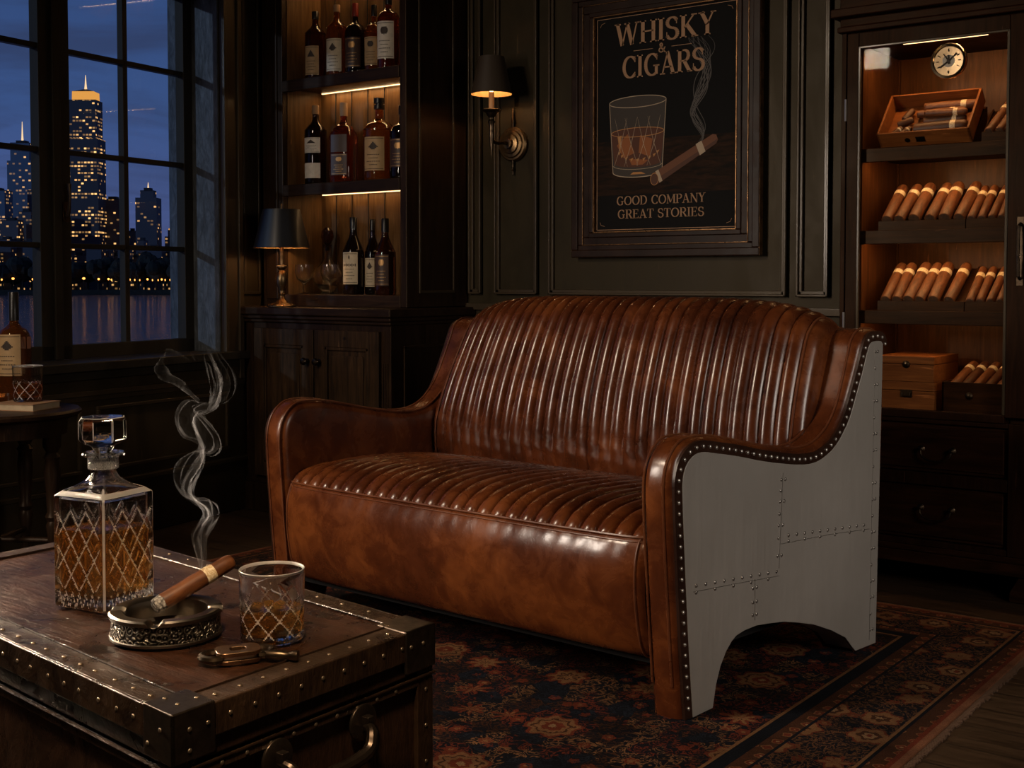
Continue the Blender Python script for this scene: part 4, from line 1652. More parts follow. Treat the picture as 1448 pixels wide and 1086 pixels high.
# door: frame around the glass, its lower half carries on round the drawers
b = MB()
DX0, DX1 = -1.678, -1.034
b.box(DX0, GX0, HF - .018, HF + .010, .600, 1.900, MH); b.box(GX1, DX1, HF - .018, HF + .010, .600, 1.900, MH)
b.box(GX0, GX1, HF - .018, HF + .010, 1.852, 1.900, MH); b.box(GX0, GX1, HF - .018, HF + .010, .580, .608, MH)
dr_ = b.build('door', M['humidor_wood'], hum, bevel=.003)
b = MB()
b.box(GX0 - .001, GX0 + .008, HF - .021, HF - .010, .608, 1.852, MH); b.box(GX1 - .008, GX1 + .001, HF - .021, HF - .010, .608, 1.852, MH)
b.box(GX0, GX1, HF - .021, HF - .010, 1.845, 1.853, MH)
b.build('glazing_bead', M['moulding'], dr_, bevel=.002)
b = MB(); b.box(GX0, GX1, HF - .004, HF - .001, .608, 1.852, MH)
b.build('door_glass', M['door_glass'], dr_)
b = MB()
b.tube([MH @ Vector(q) for q in ((-1.092, HF - .018, 1.05), (-1.092, HF - .042, 1.06), (-1.092, HF - .046, 1.14), (-1.092, HF - .042, 1.22), (-1.092, HF - .018, 1.23))], .0055, 8)
b.box(-1.102, -1.082, HF - .022, HF - .017, 1.03, 1.25, MH)
b.build('door_handle', M['bronze'], dr_, smooth=True)
for z in (1.60, .86):
    b = MB(); b.tube([MH @ Vector((-1.6805, HF - .020, z)), MH @ Vector((-1.6805, HF - .020, z + .075))], .004, 8)
    b.build('hinge', M['nail'], dr_, smooth=True)
# cedar lining
b = MB()
b.box(GX0 - .010, GX0 - .002, HF + .03, HB - .03, .60, 1.862, MH)
b.box(GX1 + .002, GX1 + .010, HF + .03, HB - .03, .60, 1.862, MH)
b.box(GX0 - .010, GX1 + .010, HB - .035, HB - .022, .60, 1.862, MH)
b.box(GX0 - .004, GX0 + .004, HB - .045, HB - .034, .60, 1.86, MH)
o = b.build('cedar_lining', M['cedar'], hum)
HSZ = (1.502, 1.218, .942)
for z in HSZ:
    b = MB(); b.box(GX0 - .010, GX1 + .010, HF + .022, HB - .03, z - .024, z, MH); b.box(GX0 - .010, GX1 + .010, HF + .010, HF + .028, z - .046, z + .001, MH)
    b.build('shelf', M['tray_wood'], hum, bevel=.002)
    b = MB(); b.box(GX0 + .03, GX1 - .005, HF + .034, HF + .042, z - .032, z - .0245, MH)
    b.build('led_strip', M['led'], hum)
b = MB(); b.box(-1.50, -1.22, HF + .034, HF + .042, 1.853, 1.861, MH)
b.build('led_strip', M['led'], hum)
b = MB(); b.box(GX0 - .010, GX1 + .010, HF + .010, HB - .03, .575, .600, MH)
b.build('shelf', M['tray_wood'], hum, bevel=.002)
for z, pw in ((1.848, 1.6), (1.472, 1.0), (1.188, .95), (.91, .5)):
    area('humidor_light', ((GX0 + GX1) / 2, HF + .050, z), ((GX0 + GX1) / 2, HF + .17, z - .3), .44, pw * .85, (1, .52, .20), .02)
for z0, z1, kz in ((.398, .562, .477), (.168, .352, .277)):
    b = MB(); b.box(-1.648, -1.124, HF + .000, HF + .03, z0, z1, MH)
    b.box(-1.636, -1.136, HF - .006, HF + .002, z0 + .012, z1 - .012, MH)
    d = b.build('drawer', M['humidor_wood_x'], hum, bevel=.004)
    b = MB()
    xk = -1.352
    for dx in (-.052, .052):
        b.lathe([(.011, 0), (.011, .003), (.006, .006), (.006, .014), (.009, .018), (.0001, .023)], 14, M=MH @ Matrix.Translation((xk + dx, HF - .006, kz)) @ Matrix.Rotation(R(90), 4, 'X'))
    b.tube([MH @ p for p in catmull([(xk - .052, HF - .022, kz), (xk - .046, HF - .026, kz - .022), (xk - .02, HF - .030, kz - .036), (xk + .02, HF - .030, kz - .036), (xk + .046, HF - .026, kz - .022), (xk + .052, HF - .022, kz)], 5)], .0034, 8)
    b.build('drawer_handle', M['bronze'], d, smooth=True)
b = MB()
b.box(DX0, -1.650, HF - .014, HF + .01, .145, .580, MH); b.box(-1.122, DX1, HF - .014, HF + .01, .145, .580, MH)
b.box(-1.65, -1.122, HF - .012, HF + .02, .564, .580, MH); b.box(-1.65, -1.122, HF - .012, HF + .02, .354, .396, MH); b.box(-1.65, -1.122, HF - .012, HF + .02, .145, .166, MH)
b.build('drawer_surround', M['humidor_wood'], hum, bevel=.003)

# hygrometer: mounted behind the glass
t = thing('hygrometer', 'round brass hygrometer with cream dial at the top of the humidor door', 'gauge', (-1.338, HF + .006, 1.776))
b = MB(); b.lathe([(.0001, -.024), (.050, -.024), (.056, -.018), (.061, -.008), (.058, .001), (.050, .003), (.048, -.003), (.0001, -.004)], 40, M=MX)
b.build('gauge_case', M['chrome'], t, smooth=True, angle=50)
b = MB(); b.lathe([(.0482, -.0038), (.0001, -.0034)], 40, M=MX, cap=False)
b.cur = 1
for k in range(12):
    a = 2 * PI * k / 12
    if k % 3 == 0 or k % 2 == 0:
        Mk = Matrix.Rotation(a, 4, 'Y')
        b.box(-.0012, .0012, -.0002, .0033, .032, .041, Mk)
for a, L, ww in ((.85, .036, .0012), (PI + .95, .034, .0014), (-.6, .03, .001), (0, .02, .0016)):
    b.box(-ww, ww, -.0012, .003, -.010, L, Matrix.Rotation(a, 4, 'Y'))
b.lathe([(.005, 0), (.005, .002), (.0001, .002)], 12, M=MX)
b.build('dial', [M['dial'], M['ink']], t, recalc=False)

# =================================================================== CIGARS
def cigar_mesh(L, r, banded=True, wrap='cigar'):
    """cigar along +Y from the foot at 0; returns (body, band) mesh objects without a parent"""
    b = MB()
    My = Matrix.Rotation(R(-90), 4, 'X')
    prof = [(.0001, .0004), (r * .80, .0), (r * .95, .0012), (r, L * .06), (r * 1.03, L * .45), (r * 1.0, L * .86), (r * .95, L * .93), (r * .80, L * .97), (r * .5, L * .993), (.0001, L)]
    b.lathe(prof, 18, M=My, cap=False)
    b.mi = [1 if i < 18 * 1 else 0 for i in range(len(b.f))]
    body = b.build('cigar_body', [M[wrap], M['cigar_foot']], None, smooth=True, angle=60)
    band = None
    if banded:
        b = MB()
        b.lathe([(r * 1.035, L * .68), (r * 1.05, L * .685), (r * 1.04, L * .775), (r * 1.015, L * .78)], 18, M=My, cap=False)
        band = b.build('cigar_band', M['cigar_band'], None, smooth=True)
    return body, band


proto_cache = {}


def place_cigar(label, loc, direction, L, r, group, wrap='cigar', roll=0.0, banded=True):
    key = (round(L, 3), round(r, 4), wrap, banded)
    t = thing('cigar', label, 'cigar', loc, 0, group)
    d = Vector(direction).normalized()
    up = Vector((0, 0, 1))
    x = d.cross(up).normalized(); z = x.cross(d)
    m3 = Matrix((x, d, z)).transposed().to_4x4() @ Matrix.Rotation(roll, 4, 'Y')
    t.rotation_euler = m3.to_euler()
    if key not in proto_cache:
        proto_cache[key] = cigar_mesh(L, r, banded, wrap)
        bo, ba = proto_cache[key]
        bo.parent = t
        if ba:
            ba.parent = t
    else:
        for src in proto_cache[key]:
            if src:
                c = src.copy(); col.objects.link(c); c.parent = t
    return t


ordinal = ['leftmost', 'second from left', 'third from left', 'fourth from left', 'fifth from left', 'sixth from left']


def tray(label, x0, x1, zs, depth=.170, rise=.130, y0=HF + .045):
    """slanted display tray standing on a shelf"""
    t = thing('cigar_tray', label, 'tray', ((x0 + x1) / 2, y0 + depth / 2, zs), 0, 'slanted cigar trays')
    MTt = Matrix.Translation((-(x0 + x1) / 2, -(y0 + depth / 2), -zs))
    b = MB()
    # sloping board with raised front lip
    def sl(xa, xb, sA, sB, tA, tB):
        L = math.hypot(depth, rise); cy, cz = depth / L, rise / L
        vs = []
        for tt in (tA, tB):
            for s_ in (sA, sB):
                for x in (xa, xb):
                    vs.append(MTt @ Vector((x, y0 + s_ * cy - tt * cz, zs + .012 + s_ * cz + tt * cy)))
        b.add(vs, [(0, 2, 3, 1), (4, 5, 7, 6), (0, 1, 5, 4), (2, 6, 7, 3), (0, 4, 6, 2), (1, 3, 7, 5)])
    L = math.hypot(depth, rise)
    sl(x0, x1, 0, L, 0, .005)
    sl(x0, x0 + .005, 0, L, .005, .014)
    sl(x1 - .005, x1, 0, L, .005, .014)
    b.build('tray_board', M['tray_wood'], t, bevel=.001)
    b = MB(); b.box(x0 - .001, x1 + .001, y0 - .010, y0, zs, zs + .034, MTt)
    b.build('tray_lip', M['tray_wood'], t, bevel=.0015)
    b = MB()
    for xx in (x0 + .001, x1 - .009):
        b.prism([(y0, zs), (y0 + depth, zs), (y0 + depth, zs + .010 + rise), (y0, zs + .010)], xx, xx + .008, 'x', MTt)
    b.build('tray_support', M['tray_wood'], t)
    return t


SL = Vector((0, .170, .130)).normalized()
SN = Vector((0, -SL.z, SL.y))
for zs, shelfname, xsA, xsB, rA in (
        (HSZ[1], 'middle', (-1.550, -1.507, -1.455, -1.401, -1.352, -1.304), (-1.266, -1.232, -1.199, -1.167), .0198),
        (HSZ[2], 'lower', (-1.552, -1.512, -1.472, -1.433, -1.386, -1.334), (-1.266, -1.233, -1.200, -1.168), .0188)):
    tray('long slanted tray of six fat cigars on the %s lit humidor shelf' % shelfname, -1.580, -1.284, zs)
    tray('short slanted tray of four cigars at the right end of the %s humidor shelf' % shelfname, -1.280, -1.142, zs)
    for k, x in enumerate(xsA):
        rr = rA + (.0015 if k in (2, 4) else 0)
        q = Vector((x, HF + .045, zs + .012)) + SL * .006 + SN * (.006 + rr)
        dd = (SL + Vector(((random.random() - .5) * .07 + .03, 0, 0)))
        place_cigar('banded brown cigar, %s in the long tray on the %s humidor shelf' % (ordinal[k], shelfname), q, dd, .205, rr, 'cigars in the long trays', roll=random.random() * 6)
    for k, x in enumerate(xsB):
        rr = .0145
        q = Vector((x, HF + .045, zs + .012)) + SL * .006 + SN * (.006 + rr)
        dd = (SL + Vector(((random.random() - .5) * .06 + .02, 0, 0)))
        place_cigar('slim banded cigar, %s in the short tray on the %s humidor shelf' % (ordinal[k], shelfname), q, dd, .190, rr, 'cigars in the short trays', roll=random.random() * 6)

# tilted open cedar box on the top shelf
TZ0 = HSZ[0]
bt = thing('cigar_box', 'open cedar cigar box tilted towards the viewer on the top humidor shelf', 'box', (-1.42, HF + .12, TZ0))
MBx = Matrix.Translation((-.158, -.075, .004)) @ Matrix.Rotation(R(47), 4, 'X')
# local box: x 0..0.315 wide, y 0..0.215 long up the slope, z 0..0.055 deep
W_, L_, H_ = .312, .205, .062
b = MB()
b.box(0, W_, 0, L_, 0, .005, MBx)
b.box(0, W_, 0, .007, 0, H_, MBx); b.box(0, W_, L_ - .007, L_, 0, H_, MBx)
b.box(0, .008, 0, L_, 0, H_, MBx); b.box(W_ - .008, W_, 0, L_, 0, H_, MBx)
b.build('box_body', M['cedar_x'], bt, bevel=.0015)
b = MB(); b.lathe([(.009, -.001), (.009, .002), (.0001, .003)], 14, M=MBx @ Matrix.Translation((.10, 0, .028)) @ Matrix.Rotation(R(90), 4, 'X'))
b.box(.13, .16, -.0015, 0, .018, .040, MBx)
b.build('clasp', M['bronze'], bt)
b = MB()
for xx in (-.156, .140):
    b.prism([(-.070, 0), (.10, 0), (.10, .14), (.088, .14), (-.070, .008)], xx, xx + .010, 'x')
b.build('box_support', M['tray_wood'], bt)
BoxM = Matrix.Translation((-1.42, HF + .12, TZ0)) @ MBx
for k, (x, y, z, L, r, wrap, an, lab) in enumerate((
        (.118, .172, .022, .185, .0160, 'cigar', .0, 'long light brown cigar lying highest in the tilted cedar box'),
        (.100, .138, .022, .165, .0140, 'cigar', .03, 'light brown cigar second from the top in the tilted cedar box'),
        (.135, .118, .040, .145, .0135, 'cigar', -.03, 'cigar lying across the others in the middle of the tilted cedar box'),
        (.130, .100, .020, .145, .0140, 'cigar_dark', .02, 'dark cigar in the middle of the tilted cedar box'),
        (.112, .052, .027, .180, .0215, 'cigar_dark', .03, 'fattest dark banded cigar at the front of the tilted cedar box'))):
    p = BoxM @ Vector((x, y, z))
    dl = BoxM.to_3x3() @ Vector((math.cos(an), math.sin(an), 0))
    place_cigar(lab, p, dl, L, r, 'cigars in the tilted cedar box', wrap, roll=k)
for k, (x, y, an, lab) in enumerate(((.030, .030, .9, 'short cut cigar stub nearest the front left corner of the tilted box'), (.062, .026, 1.0, 'second short cigar stub in the corner of the tilted cedar box'), (.045, .085, .5, 'dark short cigar stub behind the others in the tilted cedar box'), (.060, .110, 1.2, 'uppermost dark cigar stub at the left of the tilted cedar box'))):
    p = BoxM @ Vector((x, y, .020 + .004 * (k > 1)))
    dl = BoxM.to_3x3() @ Vector((math.cos(an), math.sin(an), 0))
    place_cigar(lab, p, dl, .055, .012, 'cigar stubs in the tilted cedar box', 'cigar_dark', banded=k < 2)
# small stand with cigars at the right end of the top shelf
tray('small stand of three leaning cigars beside the tilted cedar box', -1.236, -1.140, HSZ[0], .12, .10, HF + .05)
for k, (x, lab) in enumerate(((-1.214, 'leaning cigar nearest the tilted cedar box on the top humidor shelf'), (-1.180, 'middle leaning cigar at the right end of the top humidor shelf'), (-1.150, 'leaning cigar at the far right of the top humidor shelf'))):
    dd = Vector((.25, .12, .10)).normalized() if False else Vector((.03, .12, .10)).normalized()
    q = Vector((x, HF + .05, HSZ[0] + .012)) + dd * .006 + Vector((0, -.64, .77)) * .021
    place_cigar(lab, q, dd, .180, .0165, 'leaning cigars on the top humidor shelf', roll=k * 2)

# closed boxes and an open box of cigars in the bottom compartment
BZ = .600


def closed_box(label, x0, x1, y0, y1, z0, z1, clasp):
    t = thing('cigar_box', label, 'box', ((x0 + x1) / 2, (y0 + y1) / 2, z0), 0, 'closed cigar boxes')
    Mx = Matrix.Translation((-(x0 + x1) / 2, -(y0 + y1) / 2, -z0))
    zl = z0 + (z1 - z0) * .68
    b = MB(); b.box(x0, x1, y0, y1, z0, zl, Mx); b.build('box_body', M['cedar_x'], t, bevel=.002)
    b = MB(); b.box(x0 - .001, x1 + .001, y0 - .001, y1, zl + .0015, z1, Mx); b.build('box_lid', M['cedar_x'], t, bevel=.002)
    b = MB()
    xc = x0 + (x1 - x0) * .52
    if clasp == 'round':
        b.lathe([(.013, -.001), (.013, .003), (.007, .006), (.0001, .008)], 18, M=Mx @ Matrix.Translation((xc, y0, zl)) @ MX)
    else:
        b.box(xc - .020, xc + .020, y0 - .003, y0 + .001, zl - .022, zl + .004, Mx)
        b.tube([Mx @ Vector(p) for p in ((xc - .014, y0 - .006, zl - .006), (xc - .013, y0 - .008, zl - .018), (xc + .013, y0 - .008, zl - .018), (xc + .014, y0 - .006, zl - .006))], .002, 6)
    b.build('clasp', M['bronze'], t)
    return t


closed_box('lower closed cedar cigar box with rectangular clasp in the humidor bottom', -1.578, -1.378, HF + .035, HF + .30, BZ, BZ + .098, 'rect')
closed_box('upper closed cedar cigar box with round clasp, stacked on another box', -1.578, -1.380, HF + .033, HF + .295, BZ + .0985, BZ + .186, 'round')
OBX0, OBX1 = -1.352, -1.142
t = thing('cigar_box', 'open dark cigar box with five cigars leaning out, beside the closed boxes', 'box', ((OBX0 + OBX1) / 2, HF + .12, BZ))
Mx = Matrix.Translation((-(OBX0 + OBX1) / 2, -(HF + .12), -BZ))
b = MB()
b.box(OBX0, OBX1, HF + .033, HF + .040, BZ, BZ + .105, Mx); b.box(OBX0, OBX1, HF + .24, HF + .247, BZ, BZ + .105, Mx)
b.box(OBX0, OBX0 + .007, HF + .033, HF + .247, BZ, BZ + .105, Mx); b.box(OBX1 - .007, OBX1, HF + .033, HF + .247, BZ, BZ + .105, Mx); b.box(OBX0, OBX1, HF + .033, HF + .247, BZ, BZ + .006, Mx)
b.build('box_body', M['tray_wood'], t, bevel=.0015)
b = MB(); b.lathe([(.012, -.001), (.012, .003), (.006, .006), (.0001, .007)], 16, M=Mx @ Matrix.Translation((-1.262, HF + .033, BZ + .06)) @ MX)
b.build('clasp', M['bronze'], t)
for k in range(5):
    x = OBX0 + .026 + k * .0385
    dd = Vector((.04, .155, .085)).normalized()
    q = Vector((x, HF + .062, BZ + .085))
    place_cigar('banded cigar, %s leaning out of the open dark box' % ordinal[k], q, dd, .160, .0165, 'cigars in the open dark box', 'cigar_dark' if k % 2 else 'cigar', roll=k)

# =================================================================== POSTER
PX0, PX1, PZ0, PZ1 = -2.897, -2.050, 1.140, 2.215
pic = thing('framed_poster', 'large dark framed poster of a whisky glass and cigar on the panelled wall', 'picture', ((PX0 + PX1) / 2, YW - .015, PZ0))
MP = Matrix.Translation((-(PX0 + PX1) / 2, -(YW - .015), -PZ0))
b = MB()
# stepped frame profile: (inset from outside, width, thickness)
for a, ww, t0 in ((0, .030, .034), (.028, .022, .026), (.048, .034, .020), (.080, .020, .026)):
    x0, x1, z0, z1 = PX0 + a, PX1 - a, PZ0 + a, PZ1 - a
    y1_ = YW - .015; y0_ = y1_ - t0
    b.box(x0, x1, y0_, y1_, z0, z0 + ww, MP); b.box(x0, x1, y0_, y1_, z1 - ww, z1, MP)
    b.box(x0, x0 + ww, y0_, y1_, z0 + ww, z1 - ww, MP); b.box(x1 - ww, x1, y0_, y1_, z0 + ww, z1 - ww, MP)
M['pic_frame'] = pbr('picture_frame_wood', fn=leather_fn((.008, .0035, .002), (.018, .0075, .004), (.034, .014, .007), rough=(.34, .5)), spec=.2)
b.build('frame', M['pic_frame'], pic, bevel=.004, seg=3)
M['gilt'] = pbr('worn_gilt', metal=.8, fn=brass_fn((.09, .045, .018), (.30, .16, .07)))
b = MB()
for a, ww, t0 in ((.0995, .005, .024), (.0495, .003, .0265), (-.0005, .004, .030)):
    x0, x1, z0, z1 = PX0 + a, PX1 - a, PZ0 + a, PZ1 - a
    y1_ = YW - .016; y0_ = y1_ - t0
    b.box(x0, x1, y0_, y1_, z0, z0 + ww, MP); b.box(x0, x1, y0_, y1_, z1 - ww, z1, MP)
    b.box(x0, x0 + ww, y0_, y1_, z0, z1, MP); b.box(x1 - ww, x1, y0_, y1_, z0, z1, MP)
b.build('gilt_line', M['gilt'], pic, bevel=.001)
QX0, QX1, QZ0, QZ1 = PX0 + .103, PX1 - .103, PZ0 + .103, PZ1 - .103
QW, QH = QX1 - QX0, QZ1 - QZ0
YP = YW - .022


def pp(u, v, y=0.0):
    """poster coordinates: u,v in 0..1 (v up)"""
    return MP @ Vector((QX0 + QW * u, YP - y, QZ0 + QH * v))


def ink(name, c, rough=.7):
    return pbr(name, c, rough)


def poster_bg(g, p):
    s = g.sep(g.coord('Object'))
    n = g.noise(g.coord('Object', (6, 1, 30)), 2, 5, .6, .8)
    zt = g.m('DIVIDE', g.m('SUBTRACT', s[2], QZ0 - PZ0), QH)
    tab = g.m('MULTIPLY', g.m('LESS_THAN', zt, .42), g.m('GREATER_THAN', zt, .17))
    c = g.ramp(n, [(.35, (.006, .0035, .002)), (.7, (.030, .012, .005))])
    c = g.mix(tab, (.0035, .003, .0028), c)
    g.put(p.inputs['Base Color'], c)


M['poster_bg'] = pbr('poster_ground', rough=.75, fn=poster_bg, spec=.2)
b = MB(); b.box(QX0 - .004, QX1 + .004, YP, YP + .006, QZ0 - .004, QZ1 + .004, MP)
b.build('print_sheet', M['poster_bg'], pic)
M['p_text'] = ink('poster_lettering', (.36, .20, .105))
M['p_gold'] = ink('poster_gold', (.42, .19, .055))
M['p_amber'] = ink('poster_amber', (.25, .075, .015))
M['p_deep'] = ink('poster_deep_amber', (.075, .020, .006))
M['p_line'] = ink('poster_pale_line', (.40, .30, .20))
M['p_cigar'] = ink('poster_cigar_brown', (.13, .045, .016))
M['p_cigar2'] = ink('poster_cigar_shade', (.075, .026, .011))
M['p_smoke'] = ink('poster_smoke_grey', (.075, .065, .058))
M['p_glass'] = ink('poster_glass_tone', (.035, .026, .019))

ASP = QH / QW


def glyph(ch):
    """strokes (points, width) in a 0..1 high cell; returns (strokes, serif bars, advance)"""
    T, t = .17, .065
    S = .055

    def arc(cx, cy, rx, ry, a0, a1, n=16):
        return [(cx + rx * math.cos(R(a0 + (a1 - a0) * i / n)), cy + ry * math.sin(R(a0 + (a1 - a0) * i / n))) for i in range(n + 1)]
    st = []; ser = []

    def stem(x, w_=T, y0=0, y1=1, top=True, bot=True):
        st.append(([(x, y0), (x, y1)], w_))
        if bot: ser.append((x - w_ / 2 - .07, x + w_ / 2 + .07, y0, y0 + S))
        if top: ser.append((x - w_ / 2 - .07, x + w_ / 2 + .07, y1 - S, y1))
    adv = .8
    if ch == 'W':
        st += [([(.12, 1), (.36, 0)], T), ([(.36, 0), (.60, 1)], t), ([(.60, 1), (.84, 0)], T), ([(.84, 0), (1.08, 1)], t)]
        ser += [(-.02, .28, 1 - S, 1), (.46, .74, 1 - S, 1), (.98, 1.18, 1 - S, 1)]; adv = 1.2
    elif ch == 'H':
        stem(.17); stem(.68); st.append(([(.17, .52), (.68, .52)], t)); adv = .86
    elif ch == 'I':
        stem(.18); adv = .38
    elif ch == 'S':
        pts = arc(.33, .745, .225, .225, 20, 270, 14)[:-1] + arc(.33, .26, .25, .245, 90, -160, 14)
        st.append((pts, 'c')); ser += [(.515, .555, .68, .93), (.06, .10, .09, .34)]; adv = .68
    elif ch == 'K':
        stem(.17); st += [([(.22, .42), (.66, .98)], t), ([(.34, .55), (.72, .02)], T)]; ser += [(.54, .80, 1 - S, 1), (.56, .86, 0, S)]; adv = .88
    elif ch == 'Y':
        st += [([(.13, 1), (.40, .46)], T), ([(.66, 1), (.40, .46)], t), ([(.40, .48), (.40, 0)], T)]
        ser += [(-.01, .29, 1 - S, 1), (.55, .79, 1 - S, 1), (.26, .54, 0, S)]; adv = .80
    elif ch == 'C':
        st.append((arc(.45, .5, .34, .47, 42, 318, 26), 'c')); ser += [(.68, .725, .70, .97), (.68, .725, .05, .26)]; adv = .80
    elif ch == 'G':
        st.append((arc(.45, .5, .34, .47, 42, 300, 26), 'c')); ser += [(.68, .725, .70, .97), (.52, .84, .42, .42 + S)]
        st.append(([(.68, .45), (.68, .06)], T * .9)); adv = .88
    elif ch == 'A':
        st += [([(.40, 1), (.12, 0)], t), ([(.38, 1), (.70, 0)], T), ([(.20, .32), (.60, .32)], t)]
        ser += [(0, .26, 0, S), (.54, .86, 0, S)]; adv = .86
    elif ch in 'RPD':
        stem(.17)
        if ch == 'D':
            st.append(([(.2, 1 - t / 2), (.38, 1 - t / 2)] + arc(.38, .5, .36, .468, 88, -88, 20) + [(.38, t / 2), (.2, t / 2)], 'c')); adv = .86
        else:
            st.append(([(.2, 1 - t / 2), (.40, 1 - t / 2)] + arc(.40, .735, .22, .232, 88, -88, 14) + [(.40, .50), (.2, .50)], 'c')); adv = .70
            if ch == 'R':
                st.append(([(.40, .50), (.68, .02)], T)); ser.append((.56, .82, 0, S)); adv = .80
    elif ch == 'O':
        st.append((arc(.46, .5, .36, .47, 0, 360, 32), 'c')); adv = .92
    elif ch == 'M':
        stem(.13, t); stem(.86, T); st += [([(.15, 1), (.46, .12)], T), ([(.46, .12), (.84, 1)], t)]; adv = 1.04
    elif ch == 'N':
        stem(.13, t); stem(.74, t, bot=False); st.append(([(.13, 1), (.74, 0)], T)); adv = .88
    elif ch == 'E':
        stem(.17); st += [([(.17, 1 - t / 2), (.60, 1 - t / 2)], t), ([(.17, .52), (.48, .52)], t), ([(.17, t / 2), (.62, t / 2)], t)]
        ser += [(.57, .61, .74, 1), (.46, .50, .42, .62), (.60, .64, 0, .26)]; adv = .72
    elif ch == 'T':
        stem(.36, T, top=False); st.append(([(.04, 1 - t / 2), (.68, 1 - t / 2)], t)); ser += [(.02, .06, .74, 1), (.66, .70, .74, 1)]; adv = .72
    elif ch == '&':
        st.append(([(.80, .52), (.62, .16), (.45, .02), (.26, .03), (.12, .17), (.14, .34), (.34, .52), (.48, .66), (.50, .84), (.38, .96), (.26, .88), (.24, .72), (.36, .52), (.56, .26), (.82, .02)], 'c'))
        ser += [(.68, .90, .50, .55), (.76, .92, 0, .05)]; adv = .95
    elif ch == ' ':
        adv = .42
    return st, ser, adv


def lettering(name, text, uc, v0, height, parent, mat, width=None, y=.0011, weight=1.0):
    """serif capitals set on the poster; height in metres, centred on uc, optionally fitted to a width"""
    b = MB()
    tot = sum(glyph(c)[2] for c in text)
    kx = (width / (tot * height)) if width else 1.0
    x = QX0 + QW * uc - tot * height * kx / 2
    z = QZ0 + QH * v0
    T, t = .17 * weight, .065 * weight

    def quad(p, q, w0, w1, lx):
        d = Vector((q[0] - p[0], 0, q[1] - p[1]))
        if d.length < 1e-6:
            return
        nn = Vector((-d.z, 0, d.x)).normalized()
        P0 = Vector((p[0], 0, p[1])); P1 = Vector((q[0], 0, q[1]))
        c4 = [P0 + nn * w0 / 2, P0 - nn * w0 / 2, P1 - nn * w1 / 2, P1 + nn * w1 / 2]
        vs = []
        for yy in (0, -.0007):
            for c in c4:
                vs.append(MP @ Vector((lx + c.x * height * kx, YP - y + yy, z + c.z * height)))
        b.add(vs, [(4, 5, 6, 7), (3, 2, 1, 0), (0, 1, 5, 4), (1, 2, 6, 5), (2, 3, 7, 6), (3, 0, 4, 7)])
    for ch in text + ' ':
        if ch == ' ':
            if b.v:
                b.build(name, mat, parent)
            b = MB()
        st, ser, adv = glyph(ch)
        for pts, w_ in st:
            if w_ == 'c':
                def wd(i):
                    a = pts[max(i - 1, 0)]; c = pts[min(i + 1, len(pts) - 1)]
                    dx, dz = c[0] - a[0], c[1] - a[1]
                    return t + (T - t) * abs(dz) / (math.hypot(dx, dz) or 1)
                for i in range(len(pts) - 1):
                    quad(pts[i], pts[i + 1], wd(i), wd(i + 1), x)
            else:
                for p, q in zip(pts[:-1], pts[1:]):
                    quad(p, q, w_ * weight, w_ * weight, x)
        for (a, c, e0, e1) in ser:
            quad((a, (e0 + e1) / 2), (c, (e0 + e1) / 2), e1 - e0, e1 - e0, x)
        x += adv * height * kx


lettering('title_word', 'WHISKY', .50, .858, .088, pic, M['p_text'], width=.455)
lettering('title_word', '&', .485, .806, .038, pic, M['p_text'])
lettering('title_word', 'CIGARS', .49, .705, .088, pic, M['p_text'], width=.375)
lettering('motto_word', 'GOOD COMPANY', .475, .122, .036, pic, M['p_text'], width=.405, weight=.8)
lettering('motto_word', 'GREAT STORIES', .475, .060, .036, pic, M['p_text'], width=.395, weight=.8)
b = MB()


def pline(b, pts, w_, y=.0012, asp=True):
    """flat printed line on the poster through (u,v) points, w_ in metres"""
    P = [Vector((QX0 + QW * u, 0, QZ0 + QH * v)) for u, v in pts]
    n = len(P)
    vs = []
    for i in range(n):
        d = P[min(i + 1, n - 1)] - P[max(i - 1, 0)]
        nn = Vector((-d.z, 0, d.x)).normalized()
        ww = w_[i] if isinstance(w_, (list, tuple)) else w_
        for s_ in (-.5, .5):
            q = P[i] + nn * ww * s_
            vs.append(MP @ Vector((q.x, YP - y, q.z)))
    b.add(vs, [(2 * i, 2 * i + 2, 2 * i + 3, 2 * i + 1) for i in range(n - 1)])


def ppoly(b, pts, y):
    vs = [pp(u, v, y) for u, v in pts]
    b.add(vs, [tuple(range(len(vs)))])


pline(b, [(.28, .828), (.42, .828)], .002); pline(b, [(.55, .828), (.69, .828)], .002)
for a in (.012,):
    pline(b, [(a, a * .8), (1 - a, a * .8)], .0022); pline(b, [(a, 1 - a * .8), (1 - a, 1 - a * .8)], .0022)
    pline(b, [(a, a * .8), (a, 1 - a * .8)], .0022); pline(b, [(1 - a, a * .8), (1 - a, 1 - a * .8)], .0022)
for (cx, sx) in ((.035, 1), (.965, -1)):
    for (cy, sy) in ((.026, 1), (.974, -1)):
        pline(b, [(cx, cy + .02 * sy), (cx + .008 * sx, cy + .006 * sy), (cx + .035 * sx, cy)], .0015)
b.build('border_line', M['p_text'], pic)


# printed tumbler
def ell(cx, cy, rx, ry, n=36, a0=0, a1=360):
    return [(cx + rx * math.cos(R(a0 + (a1 - a0) * i / n)), cy + ry * math.sin(R(a0 + (a1 - a0) * i / n))) for i in range(n + 1)]


